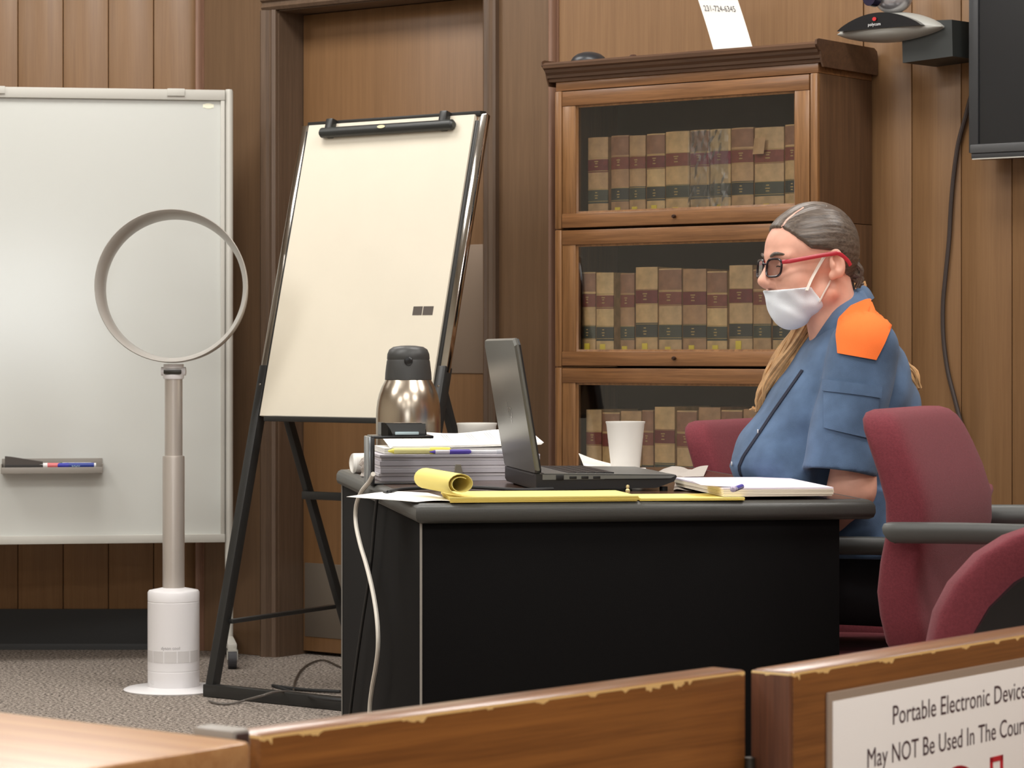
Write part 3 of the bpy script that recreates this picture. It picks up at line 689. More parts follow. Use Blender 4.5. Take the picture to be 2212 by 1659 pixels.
obj('pivot', MB().tube([(-0.037, 0, 0.945), (-0.036, 0, 0.945), (0.036, 0, 0.945), (0.037, 0, 0.945)], [0.009, 0.013, 0.013, 0.009], 16), m_fw, cn)
obj('display', MB().b2((-0.026, -0.032, 0.937), (0.026, -0.02, 0.950), 0.002), mat('display dark', C(46, 44, 36), 0.3), cn)
# ring: thin aerofoil section swept round
RZ, RR, YAW, PIT = CAMH + (YH - 622) * FD / F, 0.2285, math.radians(-1.5), math.sin(math.radians(5.5))
sec = [(-0.058, 0.0), (-0.054, 0.002), (-0.02, 0.0), (0.03, -0.006), (0.046, -0.009), (0.05, -0.0125), (0.046, -0.0155), (0.02, -0.0185), (-0.02, -0.016), (-0.05, -0.0065)]
rings = []
for k in range(96):
    a = 2 * math.pi * k / 96
    ring = []
    for (d, rr) in sec:
        x, y, z = (RR - 0.004 + rr) * math.cos(a), d, (RR - 0.004 + rr) * math.sin(a) 
        ring.append(Vector((x * math.cos(YAW) - y * math.sin(YAW), x * math.sin(YAW) + y * math.cos(YAW), z + RZ - y * PIT)))
    rings.append(ring)
obj('air_ring', MB().loft(rings, loop=True), m_ring, fn, ang=60)

# ------------------------------------------------------------------ counsel table
TB = math.radians(9.2); TO = Vector((-0.169, 4.80, 0)); TW, TL, TZ = 0.837, 1.45, 0.735
tdx = Vector((math.cos(TB), math.sin(TB), 0)); tdy = Vector((-math.sin(TB), math.cos(TB), 0))
def tl_(p):                       # world -> table coordinates
    d = Vector(p) - TO; return Vector((d.dot(tdx), d.dot(tdy), d.z))
def tp(x, y, z=TZ): return tl_(onz(x, y, z))
tab = thing('counsel_table', 'long dark table with black end panel and thick rounded charcoal edge', 'table', TO, TB)
m_top = wood('table laminate', C(58, 40, 30), C(84, 58, 42), axis=1, scale=8, rough=0.2, bump=0.0)
m_edge = mat('table edge', C(66, 66, 62), 0.42, bump=0.15, bscale=300)
m_panel = mat('table panel', C(15, 14, 14), 0.75, spec=0.1, bump=0.1, bscale=400)
obj('table_top', MB().b2((0.022, 0.022, TZ - 0.02), (TW - 0.022, TL - 0.022, TZ)), m_top, tab, smooth=False)
ed = []
for (x, y) in ((0.0, 0.0), (TW, 0.0), (TW, TL), (0.0, TL)):
    sx = 1 if x == 0 else -1; sy = 1 if y == 0 else -1
    pr = [(0.0235, TZ - 0.0002), (0.010, TZ - 0.001), (0.004, TZ - 0.005), (0.0005, TZ - 0.012), (0.0, TZ - 0.024), (0.003, TZ - 0.032), (0.010, TZ - 0.036), (0.0235, TZ - 0.036)]
    ed.append([Vector((x + sx * a, y + sy * a, z)) for a, z in pr])
obj('edge_band', MB().loft(ed, loop=True), m_edge, tab, ang=60)
ZP = TZ - 0.036
obj('end_panel', MB().b2((0.012, 0.02, 0.0), (TW - 0.062, 0.045, ZP), 0.001), m_panel, tab)
obj('end_panel', MB().b2((0.012, TL - 0.045, 0.0), (TW - 0.062, TL - 0.02, ZP), 0.001), m_panel, tab)
obj('modesty_panel', MB().b2((0.012, 0.045, 0.0), (0.034, TL - 0.045, ZP), 0.001), m_panel, tab)
m_strip = mat('worn edge strip', C(150, 146, 138), 0.5)
obj('edge_strip', MB().b2((0.0095, 0.0175, 0.0), (0.0135, 0.0205, ZP)), m_strip, tab)
obj('edge_strip', MB().b2((0.0095, TL - 0.0215, 0.0), (0.0125, TL - 0.0185, ZP)), m_strip, tab)
def tthing(name, label, cat, p, rz=0.0, group=None):      # a thing standing on the table, p in table coordinates
    w_ = TO + tdx * p[0] + tdy * p[1] + Vector((0, 0, p[2] if len(p) > 2 else TZ))
    return thing(name, label, cat, w_, TB + rz, group)

# carafe
D_ = 6.0; cf = thing('thermal_carafe', 'brushed steel thermal carafe with black pump lid', 'carafe', Vector(((882 - CX) / F * D_, D_, TZ)))
m_ss = mat('brushed steel', C(196, 184, 168), 0.24, metal=1.0)
obj('body', MB().lathe([(0.068, 0.0), (0.071, 0.004), (0.071, 0.128), (0.0703, 0.142), (0.0682, 0.158), (0.0645, 0.174), (0.0585, 0.190), (0.0525, 0.201), (0.050, 0.207)], 56), m_ss, cf)
m_lid = mat('carafe lid black', C(58, 58, 57), 0.45)
ld = obj('lid', MB().lathe([(0.050, 0.205), (0.0515, 0.206), (0.0505, 0.222), (0.0475, 0.246), (0.0462, 0.250), (0.0470, 0.252), (0.0462, 0.262), (0.042, 0.272), (0.033, 0.278), (0.016, 0.2805), (0.001, 0.281)], 48), m_lid, cf)
sp = MB().tube([(0.002, -0.040, 0.246), (0.002, -0.0505, 0.247), (0.002, -0.0525, 0.247)], [0.010, 0.0095, 0.007], 16)
obj('spout', sp, mat('spout black', C(24, 24, 25), 0.3), ld)
obj('handle', MB().tube(smoothpath([(0.0, 0.048, 0.245), (0.0, 0.085, 0.235), (0.0, 0.098, 0.19), (0.0, 0.095, 0.12), (0.0, 0.070, 0.075)], 5), 0.010, 10), m_lid, cf)

# cups
m_cup = mat('translucent cup', C(238, 236, 230), 0.4, trans=0.15)
def cup(p, label, fill):
    t = thing('plastic_cup', label, 'cup', p, 0, 'white cups on the table')
    obj('wall', MB().lathe([(0.030, 0.001), (0.0312, 0.0), (0.0318, 0.006), (0.0425, 0.106), (0.0440, 0.109), (0.0440, 0.112), (0.0420, 0.112), (0.0412, 0.107), (0.0300, 0.006), (0.001, 0.004)], 40, cap=False), m_cup, t)
    if fill: obj('water', MB().lathe([(0.0298, 0.0065), (0.0298 + 0.0113 * fill, 0.0065 + 0.1 * fill)], 32), mat('water tint', C(196, 196, 192), 0.2), t)
D_ = 5.95; cup(Vector(((1030 - CX) / F * D_, D_, TZ)), 'white cup standing behind the paper stack, near the carafe', 0)
D_ = 6.08; cup(Vector(((1351 - CX) / F * D_, D_, TZ)), 'white plastic cup of water standing beyond the laptop keyboard', 0.36)

# laptop
LH = Vector((0.058, 5.20, 0)); lp = tl_(LH)
lt = tthing('laptop', 'open black laptop turned side-on with its screen facing the seated person', 'laptop', (lp.x, lp.y, TZ))
m_lap = mat('laptop charcoal', C(118, 120, 118), 0.32, metal=0.3); m_lap2 = mat('laptop dark', C(30, 30, 32), 0.4)
LW, LDp = 0.378, 0.262
bz0 = 0.006
obj('base', MB().prism([(-0.012, 0.004), (-0.008, -0.003), (LDp - 0.04, 0.000), (LDp - 0.006, 0.012), (LDp, 0.021), (LDp - 0.002, 0.0245), (0.0, 0.028), (-0.012, 0.028)], 0.0, LW, lambda a, z, h: (a, h, z + bz0)), m_lap2, lt, ang=30)
obj('side_trim', MB().prism([(0.0, 0.017), (LDp - 0.012, 0.0185), (LDp - 0.003, 0.0235), (0.0, 0.027)], -0.0012, 0.004, lambda a, z, h: (a, h, z + bz0)), m_lap, lt, ang=30)
obj('deck', MB().prism([(0.004, 0.0278), (LDp - 0.004, 0.0243), (LDp - 0.004, 0.0252), (0.004, 0.0292)], 0.003, LW - 0.003, lambda a, z, h: (a, h, z + bz0)), m_lap, lt, ang=30)
m_port = mat('port black', C(12, 12, 13), 0.5)
for x0, x1, z0, z1 in ((0.026, 0.041, 0.0165, 0.026), (0.052, 0.066, 0.0185, 0.0235), (0.075, 0.089, 0.0185, 0.0235), (0.098, 0.112, 0.0185, 0.0235)):
    obj('port', MB().b2((x0, -0.0022, z0 + bz0), (x1, 0.002, z1 + bz0), 0.0004), m_port, lt)
obj('drive_slot', MB().b2((0.120, -0.0018, 0.0172 + bz0), (0.248, 0.001, 0.0182 + bz0)), m_port, lt)
kb = MB()
for i in range(5):
    for j in range(13): kb.b2((0.055 + i * 0.0185, 0.03 + j * 0.0245, 0.0262 + bz0), (0.071 + i * 0.0185, 0.052 + j * 0.0245, 0.0292 + bz0))
obj('keyboard', kb, m_lap2, lt, smooth=False)['kind'] = 'stuff'
ft = MB()
for a in (0.0, 0.23):
    for h in (0.02, LW - 0.02): obj('rubber_foot', MB().lathe([(0.008, 0.0), (0.008, 0.0045 if a == 0 else 0.0075)], 10, (a + 0.01, h, 0)), m_port, lt)
sl = math.radians(9.5)
def LD(x, y, s): return (-0.008 - s * math.sin(sl) - x * math.cos(sl), y, 0.034 + s * math.cos(sl) - x * math.sin(sl))
lidm = MB()
n_ = 8; LHt = 0.262
rim = [(0.006, 0.0), (LW - 0.006, 0.0), (LW, 0.006), (LW, LHt - 0.012), (LW - 0.012, LHt), (0.012, LHt), (0.0, LHt - 0.012), (0.0, 0.006)]
lidm.loft([[Vector(LD(-0.004, y, s)) for y, s in rim], [Vector(LD(0.0, y, s)) for y, s in rim], [Vector(LD(0.005, LW / 2 + (y - LW / 2) * 0.985, LHt / 2 + (s - LHt / 2) * 0.98)) for y, s in rim]])
ldo = obj('lid', lidm, mat('laptop lid brushed', C(104, 104, 100), 0.32, metal=0.55), lt, ang=30)
obj('screen_bezel', MB().loft([[Vector(LD(-0.0075, LW / 2 + (y - LW / 2) * 0.99, LHt / 2 + (s - LHt / 2) * 0.985)) for y, s in rim], [Vector(LD(-0.004, LW / 2 + (y - LW / 2) * 0.995, LHt / 2 + (s - LHt / 2) * 0.99)) for y, s in rim]]), m_lap2, ldo, ang=30)
obj('screen', MB().add([LD(-0.0077, 0.018, 0.025), LD(-0.0077, LW - 0.018, 0.025), LD(-0.0077, LW - 0.018, LHt - 0.018), LD(-0.0077, 0.018, LHt - 0.018)], [(0, 1, 2, 3)]), mat('lit screen', C(120, 140, 170), 0.3, emit=C(150, 175, 210), estr=0.6), ldo, smooth=False)
lg = MB()
tx = text_mb('hp', 0.05, 1.0, 'CENTER'); tx.v = [LD(0.0055, LW / 2 - x, LHt * 0.40 + y) for x, y, z in tx.v]
obj('emblem', tx, mat('lid emblem', C(176, 178, 176), 0.25, metal=0.8), ldo, smooth=False)
obj('hinge', MB().tube([(-0.006, 0.03, 0.030), (-0.006, LW - 0.03, 0.030)], 0.0065, 12), m_lap2, lt)

# paper stack with rubber band, fanned sheets, pens
m_ps = mat('stacked paper', C(206, 202, 206), 0.8)
sp0 = tp(822, 1040); ang = 0.0
stk = tthing('paper_stack', 'thick stack of white court papers between the riser and the laptop', 'papers', (sp0.x, sp0.y, TZ), ang)
SW = 0.335
rnd = random.Random(2); z = 0.0
for k in range(7):
    h = [0.010, 0.007, 0.009, 0.006, 0.010, 0.007, 0.006][k]
    dx, dy = rnd.uniform(-0.004, 0.002), rnd.uniform(0.0, 0.005)
    obj('paper_bundle', MB().b2((dx, dy, z), (SW + dx - rnd.uniform(0, 0.006), 0.215 + dy, z + h - 0.0006), 0.0004, seg=1), m_ps if k % 2 else mat('paper bundle grey', C(188, 184, 190), 0.8), stk)
    z += h
obj('binder_clip', MB().prism([(0.150, 0.0), (0.172, 0.0), (0.166, 0.03), (0.156, 0.03)], -0.008, 0.02, lambda p, q, h: (p, h, 0.004 + q)), mat('pale clip', C(150, 144, 128), 0.5, metal=0.3), stk)
TP_ = z
fan = tthing('printed_sheets', 'curling printed sheets lying on top of the paper stack', 'papers', (sp0.x + 0.012, sp0.y + 0.03, TZ + TP_ + 0.0005), ang)
for q in range(4):
    g = []
    for i in range(9):
        f = i / 8
        g.append([Vector((0.012 + 0.318 * j / 12 + q * 0.002, 0.002 + 0.19 * f + q * 0.002, 0.012 + q * 0.0012 + 0.022 * f + 0.003 * math.sin(j * 0.8) * f + (0.006 * (j / 12) ** 2))) for j in range(13)])
    sh = obj('sheet', MB().sheet(g, 0.0006), m_paper, fan)
pr = MB()
def fz(x, f): return 0.012 + 3 * 0.0012 + 0.022 * f + 0.003 * math.sin(x * 0.8) * f + 0.006 * (x / 12) ** 2 + 0.0012
for cx_ in (1.2, 1.9, 2.7, 3.4, 4.6, 4.8, 5.0, 6.6, 6.8, 7.0, 8.1, 8.3, 8.5):
    x = 0.018 + 0.318 * cx_ / 12
    pr.add([(x, 0.02 + 0.19 * 0.1, fz(cx_, 0.1)), (x + 0.0012, 0.02 + 0.19 * 0.1, fz(cx_, 0.1)), (x + 0.0012, 0.02 + 0.19 * 0.8, fz(cx_, 0.8) + 0.001), (x, 0.02 + 0.19 * 0.8, fz(cx_, 0.8) + 0.001)], [(0, 1, 2, 3)])
obj('print_lines', pr, mat('print grey', C(170, 172, 168), 0.8), sh, smooth=False)['kind'] = 'stuff'
blk = MB()
for k in range(5): blk.b2((0.0, 0.004, 0.0002 + k * 0.0024), (0.315, 0.19, 0.002 + k * 0.0024))
obj('under_sheets', blk, m_paper, fan, smooth=False)
def pen(p, rz, label, body, cap, ln_=0.14, r_=0.0045, z=0.0):
    t = tthing('pen', label, 'pen', (p[0], p[1], z), rz, 'pens on the table')
    obj('barrel', MB().tube([(0, 0, r_), (ln_ - 0.045, 0, r_)], r_, 12), body, t)
    obj('cap', MB().tube([(ln_ - 0.045, 0, r_), (ln_ - 0.004, 0, r_), (ln_, 0, r_)], [r_ * 1.15, r_ * 1.1, r_ * 0.5], 12), cap, t)
    obj('tip', MB().tube([(-0.012, 0, r_), (0, 0, r_)], [r_ * 0.25, r_ * 0.9], 10), cap, t)
zs = TZ + TP_ + 0.0003
pen((sp0.x + 0.115, sp0.y + 0.010), ang, 'clear pen with purple cap resting on the paper stack edge', mat('clear barrel', C(214, 210, 216), 0.3), mat('purple cap', C(86, 70, 170), 0.4), 0.075, 0.0045, zs)
pen((sp0.x + 0.03, sp0.y + 0.020), ang - 0.04, 'pale yellow highlighter lying at the left of the paper stack', mat('pale yellow', C(226, 220, 150), 0.4), mat('highlighter yellow', C(232, 220, 90), 0.4), 0.12, 0.0065, zs)
pen((sp0.x + 0.17, sp0.y + 0.018), ang + 0.01, 'translucent grey ruler-like pen beside the purple capped pen', mat('grey barrel', C(196, 196, 200), 0.3), mat('grey cap', C(176, 178, 184), 0.3), 0.12, 0.004, zs)

# black riser with a card reader on it
rs0 = tp(812, 1047); rs1 = tl_(P(945, 948, 5.62))
rs = tthing('desk_riser', 'black bent metal desk riser straddling the paper stack', 'riser', (rs0.x - 0.004, rs0.y + 0.01, TZ), ang)
m_rs = mat('riser black', C(30, 30, 31), 0.25)
RW, RZ_ = 0.122, 0.098
m_rsedge = mat('riser side', C(150, 156, 160), 0.2, metal=0.6)
obj('top_plate', MB().b2((-0.004, -0.004, RZ_ - 0.006), (RW, 0.085, RZ_), 0.002), m_rs, rs)
obj('side_plate', MB().b2((-0.010, -0.004, 0.0), (-0.004, 0.085, RZ_ - 0.002), 0.002), m_rsedge, rs)
obj('front_leg', MB().b2((-0.0045, -0.007, 0.0), (0.002, -0.001, RZ_ - 0.004), 0.001), m_rs, rs)
obj('foot_plate', MB().b2((-0.006, -0.004, 0.0), (0.09, 0.085, 0.003), 0.001), m_rs, rs)
cr = tthing('card_reader', 'small black card reader with a pale blue slot on the riser', 'device', (rs0.x + 0.014, rs0.y + 0.012, TZ + RZ_), ang)
obj('body', MB().prism([(0.0, 0.0), (0.0, 0.020), (0.004, 0.024), (0.086, 0.024), (0.092, 0.020), (0.096, 0.004), (0.096, 0.0)], 0.045, 0.082, lambda p, q, h: (p, h, q)), m_rs, cr, ang=30)
obj('slope', MB().prism([(0.0, 0.0), (0.0, 0.024), (0.045, 0.022), (0.045, 0.004), (0.0, 0.004)], 0.012, 0.088, lambda p, q, h: (h, p, q)), mat('reader grey', C(74, 76, 78), 0.35), cr, ang=30)
obj('wing', MB().prism([(-0.002, 0.0), (-0.002, 0.026), (0.006, 0.026), (0.016, 0.014), (0.022, 0.0)], 0.0, 0.06, lambda p, q, h: (p, h, q)), m_rs, cr, ang=30)
obj('slot', MB().b2((0.026, -0.004, 0.0015), (0.074, 0.012, 0.0075), 0.001), mat('pale blue slot', C(190, 212, 220), 0.3), cr)

# crumpled clear bag beside the riser
cb = tp(788, 1030)
bag = tthing('crumpled_bag', 'crumpled clear plastic bag on the table left of the riser', 'bag', (cb.x + 0.012, cb.y + 0.02, TZ))
rnd = random.Random(7); rg = []
for i in range(9):
    z = 0.001 + 0.050 * i / 8; rr = 0.020 * (1.0 if i < 7 else (0.7 if i == 7 else 0.25)) * (1.15 - 0.05 * i)
    rg.append([Vector((math.cos(a) * rr * rnd.uniform(0.7, 1.15) + 0.004 * math.sin(i), math.sin(a) * rr * 1.4 * rnd.uniform(0.7, 1.1), z + (rnd.uniform(-0.002, 0.002) if i else 0))) for a in [2 * math.pi * k / 14 for k in range(14)]])
obj('crumple', MB().loft(rg), mat('crinkled plastic', C(206, 196, 188), 0.25, trans=0.3), bag, smooth=False)
rollp = tl_(P(790, 990, 5.95))
rl_ = tthing('paper_roll', 'small white roll lying behind the crumpled bag', 'roll', (rollp.x - 0.022, rollp.y + 0.06, TZ))
obj('roll', MB().tube([(0.0, 0, 0.022), (0.001, 0, 0.022), (0.06, 0.02, 0.022), (0.061, 0.02, 0.022)], [0.018, 0.022, 0.022, 0.018], 20), m_paper, rl_)

# loose sheets, yellow legal pads, white pad
ws = [tp(748, 1069), tp(925, 1064), tp(985, 1090), tp(905, 1088)]
wsh = tthing('loose_sheet', 'white sheet hanging past the table edge under the rolled yellow pages', 'paper', (0.05, 0.05, TZ))
g = []
A0, A1 = tp(925, 1066), tp(1000, 1086)
for i in range(6):
    f = i / 5
    p0 = A0.lerp(A1, f)
    row = []
    for j in range(12):
        s = j / 11
        q = p0 + Vector((-1, 0.30 - 0.1 * f, 0)) * (0.150 - 0.07 * f) * s
        over = max(0.0, -q.x)
        row.append(Vector((q.x - 0.05, q.y - 0.05, 0.0012 + 0.003 * math.sin(3.1 * s) - over * 0.10)))
    g.append(row)
obj('sheet', MB().sheet(g, 0.0005), m_paper, wsh)
m_yel = mat('yellow legal paper', C(240, 222, 128), 0.75)
m_yed = mat('yellow page edges', C(222, 196, 96), 0.8)
m_yrule = mat('pale blue rule', C(196, 206, 170), 0.8)
def pad(name, label, q, m_t, m_e, th, n=4):
    """pad from four table-plane corners (near-left, near-right, far-right, far-left)"""
    base = q[0]
    t = tthing(name, label, 'notepad', (base.x, base.y, TZ + q[4]))
    for k in range(n):
        z0 = th * k / n; z1 = th * (k + 1) / n - 0.0003
        rnd = random.Random(k + len(name)); d = [Vector((rnd.uniform(-.002, .002), rnd.uniform(-.0008, .0015), 0)) for _ in range(4)]
        pts = [q[i] - base + d[i] for i in range(4)]
        mb = MB(); mb.add([(p.x, p.y, z0) for p in pts] + [(p.x, p.y, z1) for p in pts], [(3, 2, 1, 0), (4, 5, 6, 7), (0, 1, 5, 4), (1, 2, 6, 5), (2, 3, 7, 6), (3, 0, 4, 7)])
        obj('page_block', mb, m_t if k == n - 1 else m_e, t, smooth=False)
    return t
q1 = [Vector((0.062, 0.006, 0)), Vector((0.40, 0.006, 0)), Vector((0.40, 0.20, 0)), Vector((0.075, 0.215, 0)), 0.0005]
pd = pad('legal_pad', 'yellow legal pad with its top pages rolled back at the left', q1, m_yel, m_yed, 0.010)
# rolled pages: spiral tube running away from the viewer
spn = []
for i in range(30):
    a = -math.pi / 2 - 2 * math.pi * 1.6 * i / 29
    rr = 0.0205 - 0.0085 * i / 29
    spn.append((rr * 1.25 * math.cos(a), rr * math.sin(a)))
g = []
for j in range(8):
    f = j / 7
    off = Vector((0.020, 0.002, 0)).lerp(Vector((-0.018, 0.19, 0)), f)
    g.append([Vector((off.x + x * (1 - 0.05 * f), off.y, 0.033 + z + 0.003 * f)) for x, z in spn])
rp = obj('rolled_pages', MB().sheet(g, 0.0012), m_yel, pd, ang=80)
q2 = [Vector((0.30, 0.012, 0)), Vector((0.60, 0.004, 0)), Vector((0.585, 0.15, 0)), Vector((0.30, 0.16, 0)), 0.0002]
q2 = [Vector((0.405, 0.010, 0)), Vector((0.595, 0.0035, 0)), Vector((0.60, 0.15, 0)), Vector((0.405, 0.16, 0)), 0.0005]
pad('loose_yellow_pages', 'thin yellow pages spread along the near table edge', q2, m_yel, m_yed, 0.005, 2)
m_lil = mat('lilac white paper', C(236, 226, 238), 0.75); m_crm = mat('cream page edges', C(240, 230, 208), 0.8)
c1, c2, c3, c4_ = tp(1520, 1079), tp(1812, 1081), tp(1772, 1052), tp(1490, 1050)
q3 = [Vector((c1.x + 0.03, 0.02, 0)), Vector((c2.x, 0.016, 0)), Vector((c2.x + 0.02, c3.y - 0.03, 0)), Vector((c1.x + 0.035, c3.y - 0.02, 0)), 0.0062]
wp = pad('white_pad', 'lilac tinted white notepad with cream page edges at the near right corner', q3, m_lil, m_crm, 0.016, 5)
crl = []
for i in range(5):
    f = i / 4
    crl.append([Vector((-0.002 + 0.05 * j / 5 - 0.035 * (1 - j / 5), 0.02 + 0.11 * f, 0.0168 + 0.010 * (1 - j / 5) ** 2 * (0.4 + 0.6 * f))) for j in range(6)])
obj('curled_page', MB().sheet(crl, 0.0006), m_lil, wp)
pn = tp(1588, 1062, TZ + 0.024)
t = tthing('pen', 'short blue violet pen lying on the white notepad', 'pen', (pn.x, pn.y, TZ + 0.0062 + 0.0175), 1.2, 'pens on the table')
obj('barrel', MB().tube([(0, 0, 0.005), (0.09, 0.0, 0.005)], 0.0045, 12), mat('blue violet', C(84, 72, 168), 0.35), t)
obj('cap', MB().tube([(-0.03, 0, 0.006), (-0.028, 0, 0.006), (0.0, 0, 0.005)], [0.003, 0.0055, 0.005], 12), mat('pale clear cap', C(190, 180, 205), 0.3), t)

# papers under the far cup
def crumpled(name, label, quad, z, amp, m, seed):
    t = tthing(name, label, 'paper', (quad[0].x, quad[0].y, TZ + z))
    rnd = random.Random(seed); g = []
    for i in range(9):
        row = []
        for j in range(13):
            a = quad[0].lerp(quad[1], j / 12); b_ = quad[3].lerp(quad[2], j / 12); p = a.lerp(b_, i / 8) - quad[0]
            row.append(Vector((p.x, p.y, amp(i / 8, j / 12) + rnd.uniform(0, 0.0008))))
        g.append(row)
    obj('sheet', MB().sheet(g, 0.0005), m, t)
fa = [tp(1262, 1024), tp(1400, 1030), tp(1395, 1012), tp(1250, 1008)]
crumpled('folded_letter', 'folded white letter with a raised flap left of the water cup', fa, 0.0008, lambda u, v: 0.030 * (1 - v) ** 2 * (0.5 + 0.5 * u), mat('folded paper', C(226, 220, 214), 0.8), 1)
fb = [tp(1400, 1034), tp(1520, 1030), tp(1530, 1016), tp(1425, 1018)]
crumpled('grey_leaflet', 'crinkled grey leaflet lying right of the water cup', fb, 0.0008, lambda u, v: 0.010 * abs(math.sin(v * 5)) * u, mat('grey leaflet', C(176, 168, 160), 0.8), 2)
fc = [tp(1455, 1062), tp(1540, 1060), tp(1530, 1040), tp(1462, 1032)]
crumpled('brown_napkin', 'grey brown napkin between the laptop and the white notepad', fc, 0.0008, lambda u, v: 0.004 * math.sin(v * 6 + 1) ** 2, mat('napkin', C(150, 140, 130), 0.9), 3)
bd_ = tp(1356, 1066)
be = tthing('brass_charm', 'tiny brass charm lying between laptop and yellow pad', 'charm', (bd_.x, bd_.y, TZ + 0.0004))
obj('bead', MB().lathe([(0.001, 0.0), (0.004, 0.001), (0.0045, 0.006), (0.002, 0.009), (0.0035, 0.011), (0.003, 0.015), (0.0005, 0.016)], 14), mat('brass pale', C(226, 206, 150), 0.35, metal=0.4), be)

# cords on and off the table
def cord(name, label, pts, r_, m, n=5):
    sp_ = smoothpath(pts, n); base = Vector(pts[-1]); mb = MB().tube(sp_, r_, 8); mb.shift(base)
    return tag(obj(name, mb, m, loc=base), label, 'cord')
def tpw(x, y, h): q = tp(x, y, TZ + h); return TO + tdx * q.x + tdy * q.y + Vector((0, 0, TZ + h))
ctl = [tpw(806, 1024, 0.03), tpw(797, 1042, 0.008)]
side = lambda x, y, off=0.016: (lambda k: TO + tdx * (-off) + tdy * k)(0)
def onside(x, y, off):            # pixel -> point on a plane just outside the table's left side
    k = (x - CX) / F; a = TO - tdx * off
    v = (a.x - k * a.y) / (k * tdy.y - tdy.x); p = a + tdy * v
    return Vector((p.x, p.y, CAMH - (y - YH) * p.y / F))
wc = ctl + [onside(781, 1062, 0.012)] + [onside(x, y, 0.014) for x, y in ((770, 1090), (769, 1130), (778, 1175), (792, 1222), (806, 1280), (815, 1340), (817, 1395), (812, 1440), (804, 1485), (799, 1530), (798, 1600), (800, 1680))]
cord('white_power_lead', 'white power cord hanging down the left side of the table', wc, 0.0046, mat('white cord', C(228, 222, 210), 0.5))
lc = [tpw(1195, 1056, 0.006), tpw(1120, 1058, 0.005), tpw(1000, 1052, 0.005), tpw(880, 1056, 0.005), tpw(838, 1063, 0.005), onside(818, 1072, 0.006), onside(812, 1100, 0.005), onside(800, 1230, 0.005), onside(782, 1350, 0.005), onside(765, 1470, 0.005), onside(752, 1580, 0.005)]
cord('black_power_lead', 'black power lead from the laptop running over the table edge', lc, 0.0034, m_black)
fl1 = [onz(735, 1494, 0.008), onz(660, 1490, 0.006), onz(600, 1483, 0.006), onz(592, 1482, 0.005), onz(630, 1494, 0.006), onz(690, 1508, 0.045), onz(760, 1514, 0.045)]
cord('floor_cord', 'black cord lying doubled on the carpet by the table', fl1, 0.005, m_black)
fl2 = [onz(760, 1452, 0.005), onz(730, 1438, 0.005), onz(700, 1426, 0.005), onz(672, 1432, 0.005), onz(650, 1448, 0.005), onz(638, 1470, 0.005), onz(634, 1490, 0.005)]
cord('looped_wire', 'thin brown wire looping over the carpet behind the easel base', fl2, 0.003, mat('brown wire', C(74, 64, 54), 0.6))
fl3 = [onz(452, 1514, 0.005), onz(475, 1520, 0.005), onz(505, 1519, 0.005), onz(535, 1511, 0.012), onz(565, 1503, 0.046), onz(600, 1494, 0.046), onz(650, 1497, 0.010), onz(700, 1506, 0.006)]
cord('grey_wire', 'grey wire crossing over the easel base bar', fl3, 0.0034, mat('grey wire', C(104, 98, 92), 0.6))

# ------------------------------------------------------------------ chairs
m_fab = mat('burgundy fabric', C(114, 54, 61), 0.95, spec=0.1, bump=0.35, bscale=700, var=0.12, vscale=260, sheen=0.08)
m_arm = mat('grey arm plastic', C(78, 80, 78), 0.42)
m_base = mat('chair base black', C(26, 26, 27), 0.45)
def sup(a, e): return math.copysign(abs(a) ** e, a)
def se_ring(cx_, z, th, hw, n=48, e=0.36):
    return [Vector((cx_ + th * sup(math.cos(2 * math.pi * k / n), e), hw * sup(math.sin(2 * math.pi * k / n), e), z)) for k in range(n)]
BACK1 = [(0.50, 0.000, .036, .225), (0.515, 0.000, .042, .238), (0.56, -0.008, .043, .245), (0.60, -0.012, .043, .248), (0.65, -0.006, .043, .25), (0.70, 0.004, .043, .25), (0.75, 0.003, .043, .25), (0.80, -0.012, .042, .248), (0.84, -0.028, .041, .243), (0.87, -0.041, .040, .235), (0.888, -0.049, .037, .222), (0.899, -0.054, .030, .203), (0.904, -0.056, .018, .18)]
BACK2 = [(0.50, 0.000, .036, .225), (0.515, 0.000, .042, .240), (0.56, -0.004, .043, .249), (0.60, -0.008, .043, .25), (0.65, -0.006, .043, .247), (0.70, 0.0, .043, .236), (0.74, 0.0, .042, .216), (0.78, -0.006, .041, .182), (0.805, -0.012, .038, .145), (0.82, -0.016, .032, .105), (0.828, -0.018, .02, .07)]
